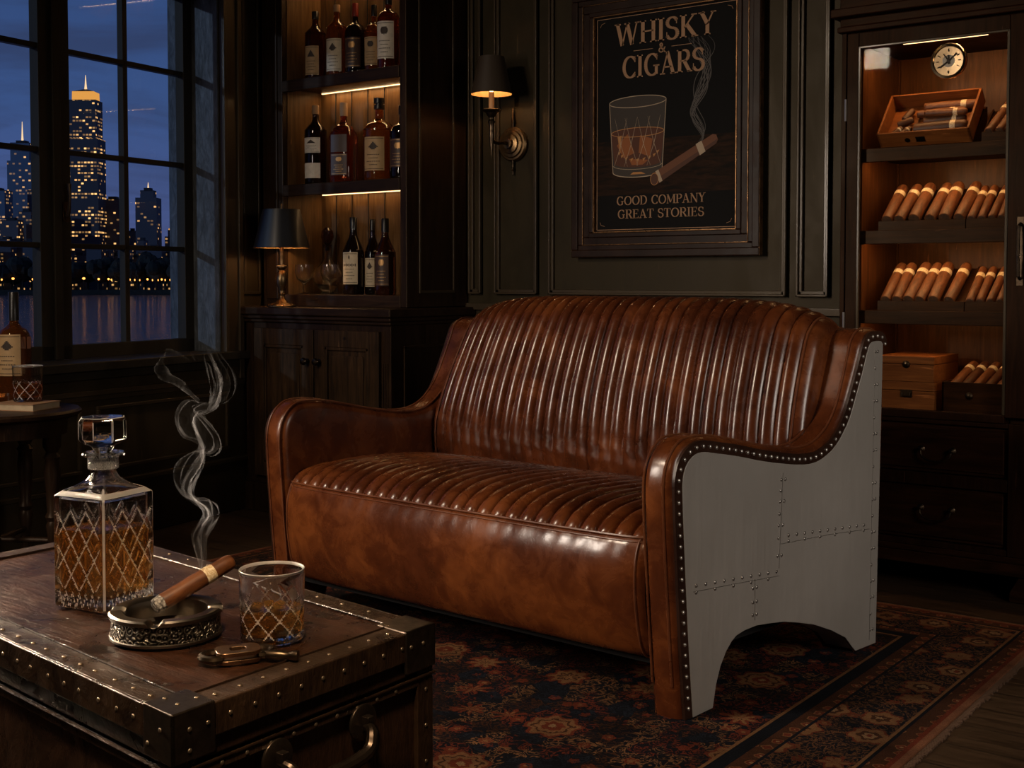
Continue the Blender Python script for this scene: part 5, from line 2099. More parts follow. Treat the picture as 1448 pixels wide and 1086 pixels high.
gx, gy0, gy1 = .31, .275, .595      # glass centre and heights
RW, RWb = .205, .178
img = bpy.data.objects.new('glass_picture', None); col.objects.link(img); img.parent = pic
b = MB(); ppoly(b, ell(gx, gy1, RW, .026, 18, 0, 180) + ell(gx, gy0, RWb, .026, 18, 180, 360), .0004); b.build('glass_tone', M['p_glass'], img)
liq = .455
b = MB(); ppoly(b, ell(gx, liq, RW * .93, .021, 18, 0, 180) + ell(gx, gy0 + .04, RWb * .95, .020, 18, 180, 360), .0007); b.build('whisky_tone', M['p_deep'], img)
b = MB()
ppoly(b, [(gx - .15, .40), (gx - .07, .45), (gx - .02, .36), (gx - .10, .34)], .0009)
ppoly(b, [(gx + .02, .44), (gx + .11, .42), (gx + .09, .34), (gx + .01, .36)], .0009)
ppoly(b, [(gx - .06, .335), (gx + .08, .325), (gx + .04, .305), (gx - .04, .305)], .0009)
b.build('whisky_light', M['p_amber'], img)
b = MB()
for k in range(9):
    a = R(200 + k * 17)
    ppoly(b, [(gx + .15 * math.cos(a), .385 + .09 * math.sin(a) * .6), (gx + .15 * math.cos(a) + .022, .39 + .09 * math.sin(a) * .6), (gx + .15 * math.cos(a) + .006, .372 + .09 * math.sin(a) * .6)], .0011)
ppoly(b, [(gx - .145, .44), (gx - .115, .445), (gx - .125, .36)], .0011)
ppoly(b, [(gx - .05, .262), (gx + .06, .262), (gx + .03, .272), (gx - .03, .272)], .0011)
pline(b, ell(gx, liq, RW * .93, .021, 40), .0026, .0012)
b.build('whisky_glint', M['p_gold'], img)
b = MB()
pline(b, ell(gx, gy1, RW, .026, 48), .0030, .0013)
pline(b, [(gx - RW, gy1), (gx - RWb, gy0)], .0026, .0013); pline(b, [(gx + RW, gy1), (gx + RWb, gy0)], .0026, .0013)
pline(b, ell(gx, gy0, RWb, .026, 24, 180, 360), .0032, .0013); pline(b, ell(gx, gy0 + .032, RWb, .022, 24, 180, 360), .0016, .0013)
for dx in (-.12, -.045, .045, .12):
    pline(b, [(gx + dx - .05, .30), (gx + dx, .40), (gx + dx + .045, .525)], [.0008, .0022, .0006], .0013)
    pline(b, [(gx + dx + .05, .30), (gx + dx, .40), (gx + dx - .045, .525)], [.0008, .0018, .0005], .0013)
b.build('glass_outline', M['p_line'], img)
# printed cigar
cg = bpy.data.objects.new('cigar_picture', None); col.objects.link(cg); cg.parent = pic
c0, c1 = Vector((.435, .235)), Vector((.865, .405))
dv_ = (c1 - c0); nv = Vector((-dv_.y * ASP, dv_.x / ASP)).normalized()
nv = Vector((-.015, .026))


def cpt(t, k):
    p = c0 + dv_ * t + nv * k
    return (p.x, p.y)


b = MB(); ppoly(b, [cpt(0, 1), cpt(0, -1), cpt(.96, -.82), cpt(1, -.4), cpt(1, .4), cpt(.96, .82)], .0016); b.build('cigar_tone', M['p_cigar'], cg)
b = MB(); ppoly(b, [cpt(0, -.15), cpt(0, -1), cpt(.96, -.82), cpt(1, -.3)], .0018); b.build('cigar_shade', M['p_cigar2'], cg)
b = MB(); ppoly(b, [cpt(.70, .98), cpt(.70, -.95), cpt(.79, -.92), cpt(.79, .95)], .0020); ppoly(b, [cpt(.05, 1), cpt(.05, -1), cpt(.10, -1), cpt(.10, 1)], .0020); b.build('cigar_band_print', M['p_line'], cg)
b = MB(); ppoly(b, [(c0.x + .022 * math.cos(R(a)) * 1.25, c0.y + .027 * math.sin(R(a))) for a in range(0, 360, 15)], .0022); b.build('cigar_foot_tone', M['p_cigar2'], cg)
b = MB(); pline(b, [(c0.x + .022 * math.cos(R(a)) * 1.25, c0.y + .027 * math.sin(R(a))) for a in range(0, 361, 15)], .002, .0024); b.build('cigar_foot_ring', M['p_gold'], cg)
b = MB()
random.seed(3)
for k in range(16):
    ph = random.random() * 6; am = .02 + random.random() * .05
    pts = []
    for i in range(50):
        f = i / 49
        u = .735 + .03 * f + am * 1.5 * f ** .7 * math.sin(f * 9 + ph * .45) + .03 * math.sin(f * 14 + ph * .2) * (1 - f)
        v = .385 + .47 * f
        pts.append((u, v))
    pline(b, pts, [.0010 + .0022 * math.sin(PI * i / 49) * (1 if k % 2 else .5) for i in range(50)], .0003 + .00003 * k)
b.build('smoke_print', M['p_smoke'], pic)
random.seed(11)

# =================================================================== SIDE TABLE by the window
STX, STY, STZ = -3.895, 2.280, .612
t = thing('side_table', 'small round dark wooden side table with turned legs under the window', 'table', (STX, STY, 0))
b = MB(); b.lathe([(.0001, STZ - .026), (.256, STZ - .026), (.268, STZ - .018), (.270, STZ - .008), (.262, STZ), (.0001, STZ)], 64)
b.build('table_top', M['dark_wood'], t, smooth=True, angle=40)
b = MB(); b.lathe([(.216, STZ - .085), (.222, STZ - .085), (.225, STZ - .026), (.214, STZ - .026)], 56)
b.build('apron', M['dark_wood'], t, smooth=True, angle=40)
legp = [(.016, 0), (.019, .01), (.013, .03), (.016, .16), (.024, .22), (.018, .235), (.026, .25), (.018, .268), (.023, .34), (.027, .40), (.022, .44), (.028, .452), (.019, .468), (.030, .488), (.030, STZ - .03)]
for a in (-58, 32, 122, 212):
    b = MB(); b.lathe(legp, 16, c=(0.190 * math.cos(R(a)), 0.190 * math.sin(R(a)), 0))
    b.build('leg', M['dark_wood'], t, smooth=True, angle=40)
b = MB()
for a in (-58, 32):
    b.tube([(0.190 * math.cos(R(a)), 0.190 * math.sin(R(a)), .17), (-0.190 * math.cos(R(a)), -0.190 * math.sin(R(a)), .17)], .010, 10)
b.build('stretcher', M['dark_wood'], t, smooth=True)
# book under the glass
bk = thing('book', 'tan book lying flat under a whisky glass on the side table', 'book', (-3.815, 2.345, STZ), R(22))
b = MB(); b.box(-.09, .075, -.075, .075, 0, .003); b.box(-.09, .075, -.075, .075, .021, .024); b.box(-.091, -.088, -.075, .075, .0, .024)
b.build('book_cover', M['book_cover'], bk, bevel=.001)
b = MB(); b.box(-.088, .072, -.072, .072, .003, .021); b.build('page_block', M['book_pages'], bk)


def tumbler(name, label, loc, r0, r1, h, fill, liquid, rotz=0, cuts=10, cut_h=.80):
    """old-fashioned glass with crossed cuts"""
    t = thing(name, label, 'glass', loc, rotz)
    wall, base = .0028, h * .13
    nA, nH = cuts * 16, 64
    dep = .0016

    def f(a, z):
        zn = z / (h * cut_h)
        if z > h * cut_h or z < h * .05:
            return 0
        s = a / (2 * PI) * cuts
        d = 0
        for sg in (1, -1):
            q = s + sg * zn * 1.9
            e = abs((q % 1) - .5) * 2
            d = max(d, max(0, (e - .84) / .16))
        fade = min(1, (h * cut_h - z) / (h * .12)) * min(1, (z - h * .05) / (h * .05))
        return -dep * d * fade
    prof = [(.0001, .0015), (r0 * .82, .0015), (r0 * .90, 0), (r0 * .97, .0008)]
    for i in range(nH + 1):
        q = i / nH
        z = .003 + (h - .004) * q
        prof.append((r0 + (r1 - r0) * q, z))
    prof += [(r1 - wall * .3, h), (r1 - wall * .8, h - .0008)]
    for i in range(13):
        q = 1 - i / 12
        z = base + (h - .004 - base) * q
        prof.append((r0 + (r1 - r0) * (z / h) - wall, z))
    prof += [(r0 * .72, base - .003), (.0001, base - .004)]

    def fn(a, z):
        return 0
    b = MB()
    vs = []
    for k, (r, z) in enumerate(prof):
        outer = 4 <= k <= 4 + nH
        for i in range(nA):
            a = 2 * PI * i / nA
            rr = r + (f(a, z) if outer else 0)
            vs.append((rr * math.cos(a), rr * math.sin(a), z))
    fs = [(j * nA + i, j * nA + (i + 1) % nA, (j + 1) * nA + (i + 1) % nA, (j + 1) * nA + i) for j in range(len(prof) - 1) for i in range(nA)]
    b.add(vs, fs)
    for j in range(4, 4 + nH):
        for i in range(nA):
            a = 2 * PI * (i + .5) / nA
            if f(a, (prof[j][1] + prof[j + 1][1]) / 2) < -dep * .5:
                b.mi[j * nA + i] = 1
    for j in range(4 + nH, 7 + nH):  # rim gets the pale material as a painted bright edge
        for i in range(nA):
            b.mi[j * nA + i] = 1
    b.build('glass_body', [M['glass'], M['cut']], t, smooth=True, angle=50)
    b = MB()
    g_ = .0003
    zt = base + (h - base) * fill

    def ri(z):
        return r0 + (r1 - r0) * (z / h) - wall + g_
    b.lathe([(.0001, base - .004 - g_), (r0 * .72, base - .003 - g_), (ri(base), base), (ri(zt), zt), (ri(zt) - .0015, zt - .0008), (.0001, zt - .0008)], 64, cap=False)
    b.build('whisky', liquid, t, smooth=True, angle=50)
    return t


tumbler('whisky_tumbler', 'cut glass tumbler of whisky standing on the book on the side table', (-3.835, 2.358, STZ + .024), .046, .050, .122, .44, M['whisky_dark'], 0, 8, .66)
bottle('whisky_bottle', 'amber whisky bottle with tan label on the side table by the window', (-3.988, 2.402, STZ), 'squat', .056, .400, M['b_amber'], M['black_cap'], .05, [(.26, .62, .80, M['tan_label'], 'ship')], R(34))

# =================================================================== ON THE TRUNK
TT = .576
# decanter
DL = (-1.562, 1.079)
dec = thing('whisky_decanter', 'square cut crystal decanter half full of whisky standing on the trunk', 'decanter', (DL[0], DL[1], TT), R(10.4))
HWd = .0505
HB_ = .160


def dface(u, z):
    """depth of the cut at face coordinate u (-1..1) and height z"""
    zn = z / HB_
    d = 0
    if .16 < zn < .93:
        for sg in (1, -1):
            for k in range(-3, 4):
                q = (u * 1.5 + sg * (zn - .16) * 3.4) - k * 1.0
                d = max(d, 1 - abs(q) / .075)
        d = d * min(1, (zn - .16) / .04) * min(1, (.93 - zn) / .06)
    elif zn <= .16:
        q = abs(((u * 3.5) % 1) - .5) * 2
        d = max(0, 1 - abs(q - zn / .16) / .22) * .9
    return -max(0, min(1, d)) * .0022 * (1 - abs(u) ** 8)


def dec_section(hw, z, cut, ncorner=5, nface=56, rc=.006):
    pts = []
    for s_ in range(4):
        ang = s_ * PI / 2
        ca, sa = math.cos(ang), math.sin(ang)
        for i in range(nface):
            u = -1 + 2 * i / (nface - 1)
            x = u * (hw - rc); y = -hw + (-(dface(u, z)) if cut else 0)
            pts.append((x * ca - y * sa, x * sa + y * ca, z))
        for i in range(1, ncorner):
            q = -PI / 2 + PI / 2 * i / ncorner
            x = (hw - rc) + rc * math.cos(q); y = -(hw - rc) + rc * math.sin(q)
            pts.append((x * ca - y * sa, x * sa + y * ca, z))
    return pts


def round_section(r, z, base_pts):
    return [(r * math.cos(math.atan2(p[1], p[0])), r * math.sin(math.atan2(p[1], p[0])), z) for p in base_pts]


b = MB()
rings = []
base_pts = dec_section(HWd, 0, False)
rings.append([(0, 0, .002)] * len(base_pts))
rings.append(dec_section(HWd * .86, .002, False)); rings.append(dec_section(HWd * .95, 0, False)); rings.append(dec_section(HWd, .003, False))
for i in range(80):
    z = .004 + (HB_ - .004) * i / 79
    rings.append(dec_section(HWd, z, True))


def blend(k, hw, r, z):
    a = dec_section(hw, z, False); c = round_section(r, z, base_pts)
    return [tuple(p * (1 - k) + q * k for p, q in zip(x, y)) for x, y in zip(a, c)]


for k, hw, r, z in ((0, .0497, .048, .1620), (.10, .043, .043, .1685), (.35, .034, .034, .1735), (.65, .027, .028, .179), (.9, .021, .022, .185), (1, .02, .0185, .192), (1, .02, .0175, .198)):
    rings.append(blend(k, hw, r, z))
for i in range(7):
    z = .198 + .014 * i / 6
    rings.append(round_section(.0205, z, base_pts) if 0 < i < 6 else round_section(.0195, z, base_pts))
rings += [round_section(r, z, base_pts) for r, z in ((.020, .214), (.029, .217), (.0305, .2195), (.029, .222), (.022, .223), (.0145, .2225))]
# inside
for r, z in ((.0125, .210), (.0125, .195), (.017, .184)):
    rings.append(round_section(r, z, base_pts))
for k, hw, r, z in ((.6, .024, .024, .176), (.25, .034, .034, .169), (.05, .039, .039, .163), (0, .0430, .045, .157)):
    rings.append(blend(k, hw, r, z))
for z in (.12, .08, .04, .022):
    rings.append(dec_section(.0440, z, False, rc=.008))
rings.append(dec_section(.0400, .017, False, rc=.008)); rings.append([(0, 0, .016)] * len(base_pts))
n = len(base_pts)
for rg in rings:
    b.v += rg
b.f = [(j * n + i, j * n + (i + 1) % n, (j + 1) * n + (i + 1) % n, (j + 1) * n + i) for j in range(len(rings) - 1) for i in range(n)]
b.mi = [0] * len(b.f)
for j in range(4, 84):
    z = .004 + (HB_ - .004) * (j - 3.5) / 79
    for i in range(n - 1):
        sd, loc_ = divmod(i, 60)
        if loc_ < 55 and dface(-1 + 2 * (loc_ + .5) / 55, z) < -.0009:
            b.mi[j * n + i] = 1
        if loc_ in (56, 57):  # corner edges carry the painted glint too
            b.mi[j * n + i] = 1
for i in range(n):
    b.mi[84 * n + i] = 1
    for j in (84, 85):
        if i % 60 in (56, 57):
            b.mi[j * n + i] = 1
b.build('decanter_body', [M['glass'], M['cut']], dec, smooth=True, angle=30)
b = MB()
rings = [[(0, 0, .0157)] * n, dec_section(.0403, .0167, False, rc=.008), dec_section(.0443, .022, False, rc=.008)]
for z in (.05, .09, .113):
    rings.append(dec_section(.0443, z, False, rc=.008))
rings += [dec_section(.0425, .1122, False, rc=.008), [(0, 0, .1122)] * n]
for rg in rings:
    b.v += rg
b.f = [(j * n + i, j * n + (i + 1) % n, (j + 1) * n + (i + 1) % n, (j + 1) * n + i) for j in range(len(rings) - 1) for i in range(n)]
b.mi = [0] * len(b.f)
b.build('whisky', M['whisky'], dec, smooth=True, angle=30)
# beaded neck collar
M['frost'] = pbr('hammered_collar', (1, 1, 1), .22, trans=.8, ior=1.5, fn=lambda g, p: g.put(p.inputs['Normal'], g.bump(g.vor(g.coord('Object'), 520), 1.0, .004)))
b = MB(); b.lathe([(.0196, .1975), (.0218, .1985), (.0222, .206), (.0218, .2135), (.0196, .2145)], 40)
b.build('neck_collar', M['frost'], dec, smooth=True, angle=40)
# faceted stopper
b = MB()
ns = 8
prof = [(.0001, .200), (.0115, .200), (.0122, .223), (.0145, .226), (.0165, .230), (.0325, .2385), (.0352, .243), (.0352, .268), (.0315, .2735), (.0001, .2735)]
vs = []
for j, (r, z) in enumerate(prof):
    for i in range(ns):
        a = 2 * PI * (i + .5) / ns
        rr = r * (1.0 if j < 4 else (1.04 if i % 2 else 1.0))
        vs.append((rr * math.cos(a), rr * math.sin(a), z))
b.add(vs, [(j * ns + i, j * ns + (i + 1) % ns, (j + 1) * ns + (i + 1) % ns, (j + 1) * ns + i) for j in range(len(prof) - 1) for i in range(ns)])
so_ = b.build('stopper', [M['glass'], M['cut']], dec, bevel=.0009, seg=1)
so_.modifiers['bevel'].material = 1  # stopper bevels take the pale glint material

tumbler('whisky_tumbler', 'cut glass tumbler of whisky on the trunk beside the ashtray', (-1.226, 1.101, TT), .0410, .0430, .094, .36, M['whisky'], .2, 9, .66)

# ashtray
AL = (-1.354, 1.029)
ash = thing('ashtray', 'round engraved metal ashtray holding a cigar on the trunk', 'ashtray', (AL[0], AL[1], TT), R(30))
ash.scale = (.94, .94, .94)


def engrave_fn(g, p):
    v = g.coord('Object')
    s = g.sep(v)
    ang = g.m('ARCTAN2', s[1], s[0])
    vec = g.comb(g.m('MULTIPLY', ang, .075), s[2], 0.0)
    vr = g.vor(vec, 95, 'F1')
    ringw = g.m('SINE', g.m('MULTIPLY', vr, 16))
    n = g.noise(vec, 160, 3, .6, 1.5)
    h = g.m('ADD', g.m('MULTIPLY', ringw, .6), g.m('MULTIPLY', n, .8))
    msk = g.m('MULTIPLY', g.m('GREATER_THAN', s[2], .006), g.m('LESS_THAN', s[2], .030))
    rad = g.m('SQRT', g.m('ADD', g.m('MULTIPLY', s[0], s[0]), g.m('MULTIPLY', s[1], s[1])))
    msk = g.m('MULTIPLY', msk, g.m('GREATER_THAN', rad, .0745))
    h = g.m('MULTIPLY', h, msk)
    g.put(p.inputs['Normal'], g.bump(h, 1.0, .004))
    c = g.mix(g.m('MULTIPLY', msk, g.m('LESS_THAN', ringw, -.2)), (.20, .175, .145), (.03, .024, .018))
    g.put(p.inputs['Base Color'], c)
    p.inputs['Roughness'].default_value = .3


M['engraved'] = pbr('engraved_pewter', metal=1, fn=engrave_fn)
prof = [(.0001, .0), (.074, .0), (.078, .002), (.078, .005), (.0755, .0065), (.0755, .0295), (.078, .031), (.0785, .036), (.076, .0385), (.062, .0385), (.058, .036), (.0565, .030), (.055, .012), (.050, .0075), (.0001, .0065)]
nA = 144
b = MB(); vs = []
notches = (R(-80), R(100), R(15), R(192))
for k, (r, z) in enumerate(prof):
    for i in range(nA):
        a = 2 * PI * i / nA
        zz = z
        if k in (7, 8, 9, 10):
            for na in notches:
                da = abs((a - na + PI) % (2 * PI) - PI) * .07
                if da < .0095:
                    zz = min(zz, .0385 - math.sqrt(max(0, .0095 ** 2 - da ** 2)) * .9)
        vs.append((r * math.cos(a), r * math.sin(a), zz))
b.add(vs, [(j * nA + i, j * nA + (i + 1) % nA, (j + 1) * nA + (i + 1) % nA, (j + 1) * nA + i) for j in range(len(prof) - 1) for i in range(nA)])
b.build('ashtray_body', M['engraved'], ash, smooth=True, angle=35)
b = MB(); b.lathe([(.052, .0072), (.044, .0085), (.040, .0078), (.0001, .0078)], 48, cap=False)
b.build('ashtray_well', M['pewter'], ash, smooth=True)
b = MB()
random.seed(5)
for k in range(26):
    a, rr = random.random() * 6.28, random.random() * .035
    s_ = .0015 + random.random() * .003
    b.sphere((rr * math.cos(a) + .008, rr * math.sin(a) + .006, .0085), s_, 6, 4, .6)
o = b.build('ash_flakes', M['ash'], ash); o['kind'] = 'stuff'

# lit cigar resting on the ashtray
c_a = Vector((-1.388, 1.036, TT + .030)); c_b = Vector((-1.368, 1.146, TT + .072))
d_ = (c_b - c_a).normalized()
t = thing('cigar', 'smouldering banded cigar with grey ash tip resting across the ashtray', 'cigar', c_a)
x_ = d_.cross(Vector((0, 0, 1))).normalized(); z_ = x_.cross(d_)
t.rotation_euler = Matrix((x_, d_, z_)).transposed().to_4x4().to_euler()
CL, cr_ = .128, .0118
My = Matrix.Rotation(R(-90), 4, 'X')
b = MB(); b.lathe([(cr_ * .98, .012), (cr_, .016), (cr_ * 1.02, CL * .5), (cr_ * .98, CL * .88), (cr_ * .93, CL * .955), (cr_ * .8, CL * .985), (cr_ * .5, CL), (.0001, CL)], 28, M=My)
b.build('cigar_body', M['cigar'], t, smooth=True, angle=50)
b = MB(); b.lathe([(.0001, -.001), (cr_ * .72, -.0005), (cr_ * .93, .002), (cr_ * .96, .013), (cr_ * .9, .016)], 28, M=My, fn=lambda a, z: .0005 * math.sin(a * 5 + z * 900))
b.build('ash_tip', M['ash'], t, smooth=True)
b = MB(); b.lathe([(cr_ * 1.03, CL * .62), (cr_ * 1.05, CL * .622), (cr_ * 1.04, CL * .74), (cr_ * 1.0, CL * .742)], 28, M=My, cap=False)
b.build('cigar_band', M['cigar_band'], t, smooth=True)

# cigar cutter
t = thing('cigar_cutter', 'small bronze guillotine cigar cutter lying on the trunk by the ashtray', 'cutter', (-1.190, 1.012, TT), R(60))
b = MB()


def rrect(hx, hy, r, n=6):
    out = []
    for cx, cy, a0 in ((hx - r, hy - r, 0), (-hx + r, hy - r, 90), (-hx + r, -hy + r, 180), (hx - r, -hy + r, 270)):
        for i in range(n + 1):
            a = R(a0 + 90 * i / n)
            out.append((cx + r * math.cos(a), cy + r * math.sin(a)))
    return out


def plate_hole(b, outer, rh, z0, z1):
    n = len(outer)
    inn = [(rh * math.cos(math.atan2(p[1], p[0])), rh * math.sin(math.atan2(p[1], p[0]))) for p in outer]
    vs = [(*p, z) for z in (z0, z1) for p in outer] + [(*p, z) for z in (z0, z1) for p in inn]
    fs = []
    for i in range(n):
        k = (i + 1) % n
        fs += [(i, k, n + k, n + i), (2 * n + k, 2 * n + i, 3 * n + i, 3 * n + k), (n + i, n + k, 3 * n + k, 3 * n + i), (k, i, 2 * n + i, 2 * n + k)]
    b.add(vs, fs)


plate_hole(b, rrect(.023, .016, .010), .0085, .008, .0125)
plate_hole(b, rrect(.023, .016, .010), .0085, .0, .0045)
t.scale = (1.2, 1.2, 1.2)
b.build('cutter_plate', M['copper'], t, bevel=.0008)
b = MB(); plate_hole(b, rrect(.020, .0135, .008), .0075, .0048, .0077)
b.build('blade', M['nail'], t)
b = MB()
for sx in (-1, 1):
    pts = catmull([(sx * .019, -.012, .0062), (sx * .028, -.012, .0062), (sx * .036, -.004, .0062), (sx * .036, .006, .0062), (sx * .028, .013, .0062), (sx * .019, .012, .0062)], 5)
    b.tube(pts, .0042, 8)
b.build('finger_loop', M['bronze'], t, smooth=True)
t2 = thing('pocket_lighter', 'slim bronze cigar punch lying beside the cutter on the trunk', 'cigar punch', (-1.150, 1.040, TT), R(30))
t2.name = 'cigar_punch'
b = MB(); b.lathe([(.0001, -.026), (.004, -.026), (.0062, -.022), (.0062, .006), (.0048, .010), (.0052, .018), (.0068, .021), (.0068, .027), (.0001, .028)], 18, M=Matrix.Translation((0, 0, .0068)) @ Matrix.Rotation(R(90), 4, 'Y'))
b.build('punch_body', M['bronze'], t2, smooth=True, angle=40)

# =================================================================== SMOKE
m, g, out = newmat('cigar_smoke')
tr = g.node('ShaderNodeBsdfTransparent')
df = g.node('ShaderNodeBsdfTranslucent'); df.inputs[0].default_value = (.80, .84, .95, 1)
dd2 = g.node('ShaderNodeBsdfDiffuse'); dd2.inputs[0].default_value = (.80, .84, .95, 1)
mx0 = g.node('ShaderNodeMixShader'); mx0.inputs[0].default_value = .5
g.nt.links.new(df.outputs[0], mx0.inputs[1]); g.nt.links.new(dd2.outputs[0], mx0.inputs[2])
mx = g.node('ShaderNodeMixShader')
uv = g.node('ShaderNodeAttribute', attribute_name='dens')
nz = g.noise(g.coord('Object', (1, 1, .28)), 150, 4, .65, 1.5)
al = g.m('MULTIPLY', g.m('MULTIPLY', uv.outputs['Fac'], .72), g.ramp(nz, [(.35, (.25,) * 3), (.65, (1,) * 3)]))
g.put(mx.inputs[0], al)
g.nt.links.new(tr.outputs[0], mx.inputs[1]); g.nt.links.new(mx0.outputs[0], mx.inputs[2])
g.nt.links.new(mx.outputs[0], out.inputs[0])
M['smoke'] = m

SB = Vector((-1.402, 1.126, TT + .058))        # where the smoke starts, behind the cigar
RGT = Vector((math.cos(R(37)), math.sin(R(37)), 0)); FWD = Vector((-math.sin(R(37)), math.cos(R(37)), 0))
# filament centre lines: (sideways, depth, height) in millimetres from the start
K = 1.0
spine = [(0, 0, 0), (-1, 0, 25), (-3, 2, 46), (2, 5, 66), (10, 6, 78), (7, 3, 92), (-6, -3, 104), (-12, -8, 118), (-9, -10, 134), (0, -6, 148), (4, 0, 166), (1, 5, 184), (-6, 8, 200), (-11, 8, 214), (-6, 6, 226),
         (8, 2, 228), (22, -3, 236), (31, -6, 256), (32, -6, 276), (25, -2, 294), (17, 3, 310), (10, 6, 322)]
sideA = [(0, 0, 0), (4, 1, 20), (8, 3, 38), (10, 4, 52), (17, 6, 64), (23, 6, 78), (19, 3, 96), (9, 0, 104), (-14, -6, 106), (-28, -10, 118), (-33, -12, 138), (-26, -9, 158), (-8, -3, 172), (14, 4, 168), (24, 8, 178), (22, 9, 194), (8, 8, 214),
         (-10, 8, 232), (10, 4, 240), (34, -2, 244), (46, -4, 262), (44, -4, 284), (30, 0, 304), (14, 5, 330)]
sideB = [(0, 0, 0), (-4, -1, 20), (-10, 0, 40), (-14, 2, 56), (-6, 4, 70), (2, 4, 86), (-10, -1, 100), (-22, -6, 110), (-24, -10, 130), (-16, -10, 146), (-6, -6, 160), (4, 0, 176), (-10, 6, 186), (-28, 9, 192), (-38, 10, 212), (-34, 8, 232), (-18, 5, 246),
         (2, 2, 242), (18, -3, 240), (26, -5, 262), (24, -5, 284), (18, 0, 300), (-4, 4, 304), (-16, 6, 316)]


def spt(p):
    return SB + RGT * p[0] * .001 * K + FWD * p[1] * .001 * K + Vector((0, 0, p[2] * .001 * K))


smk_v, smk_f, smk_d = [], [], []


def sheet(ca, cb, dens, na=170, nb_=9, wob=1.0):
    A = catmull([spt(p) for p in ca], 12); B = catmull([spt(p) for p in cb], 12)
    base = len(smk_v)
    for i in range(na):
        f = i / (na - 1)
        a = A[min(int(f * (len(A) - 1)), len(A) - 1)]; c = B[min(int(f * (len(B) - 1)), len(B) - 1)]
        for k in range(nb_):
            q = k / (nb_ - 1)
            p = a + (c - a) * q
            p = p + FWD * .006 * math.sin(q * PI) * math.sin(f * 11 + wob) + RGT * .0015 * math.sin(q * 9 + f * 30)
            smk_v.append(p - SB)
            edge = math.exp(-(q / .14) ** 2) + .8 * math.exp(-((1 - q) / .10) ** 2) + .13
            fade = (1 - f) ** .7 * .9 + .10
            wdt = (c - a).length
            smk_d.append(min(.9, dens * edge * fade * min(1.6, .012 / (wdt + .006))) * min(1, (1 - f) / .12))
    for i in range(na - 1):
        for k in range(nb_ - 1):
            j = base + i * nb_ + k
            smk_f.append((j, j + 1, j + nb_ + 1, j + nb_))


sheet(spine, sideA, .46, wob=0)
sheet(spine, sideB, .44, wob=2)
sp2 = [(p[0] + 2.2 * math.sin(i * 1.3), p[1] + 4, p[2] * .99) for i, p in enumerate(spine)]
sheet(spine, sp2, .5, nb_=5, wob=1)
loopL = [(-30, 10, 292), (-46, 12, 306), (-62, 14, 300), (-66, 14, 282), (-54, 12, 272), (-30, 9, 262), (-4, 6, 240)][::-1]
loopM = [(-10, 8, 300), (-28, 10, 310), (-48, 12, 318), (-52, 12, 300), (-44, 11, 284), (-26, 9, 272), (-2, 6, 246)][::-1]
for kf in range(5):
    base_ = (spine, sideA, sideB)[kf % 3]
    fa = [(p[0] * (.55 + .12 * kf) + 2.5 * math.sin(i * .9 + kf * 2), p[1] * .8 + kf * 1.5 - 3, p[2] + 3 * math.sin(i + kf)) for i, p in enumerate(base_)]
    fb = [(p[0] + .9 + .5 * math.sin(i * 1.7), p[1] + 1, p[2]) for i, p in enumerate(fa)]
    sheet(fa, fb, .16, 170, 4, wob=kf)
sheet(loopL, loopM, .22, 80, 7)
me = bpy.data.meshes.new('cigar_smoke')
me.from_pydata([tuple(v) for v in smk_v], [], smk_f)
at_ = me.attributes.new('dens', 'FLOAT', 'POINT')
at_.data.foreach_set('value', smk_d)
me.materials.append(M['smoke'])
me.polygons.foreach_set('use_smooth', [True] * len(me.polygons))
so = bpy.data.objects.new('cigar_smoke', me); col.objects.link(so); so.location = SB
tag(so, 'thin curling wisp of blue grey smoke rising from the cigar on the ashtray', 'smoke')
so['kind'] = 'stuff'

# =================================================================== OUTSIDE: river and skyline
F_, PXc, HZY = 1750.0, 724.0, 395.0
VX = Vector((-math.sin(R(37)), math.cos(R(37)), 0)); RX = Vector((math.cos(R(37)), math.sin(R(37)), 0))


def far(px, D, z=0.0):
    """a point at depth D in the direction of picture column px"""
    p = VX * D + RX * D * (px - PXc) / F_
    return Vector((p.x, p.y, z))


def water_fn(g, p):
    v = g.coord('Object', (1, 1, 1))
    n1 = g.noise(v, .22, 3, .6, .5)
    n2 = g.noise(v, .9, 3, .6, .3)
    g.put(p.inputs['Normal'], g.bump(g.m('ADD', n1, g.m('MULTIPLY', n2, .35)), .8, 1.6))


M['water'] = pbr('river_water', (.008, .034, .085), .10, fn=water_fn, spec=.5)
WZ = -12
b = MB(); b.box(-1800, 400, 30, 1800, WZ - 1, WZ)
riv_ = b.build('river', M['water'])
riv_['kind'] = 'structure'


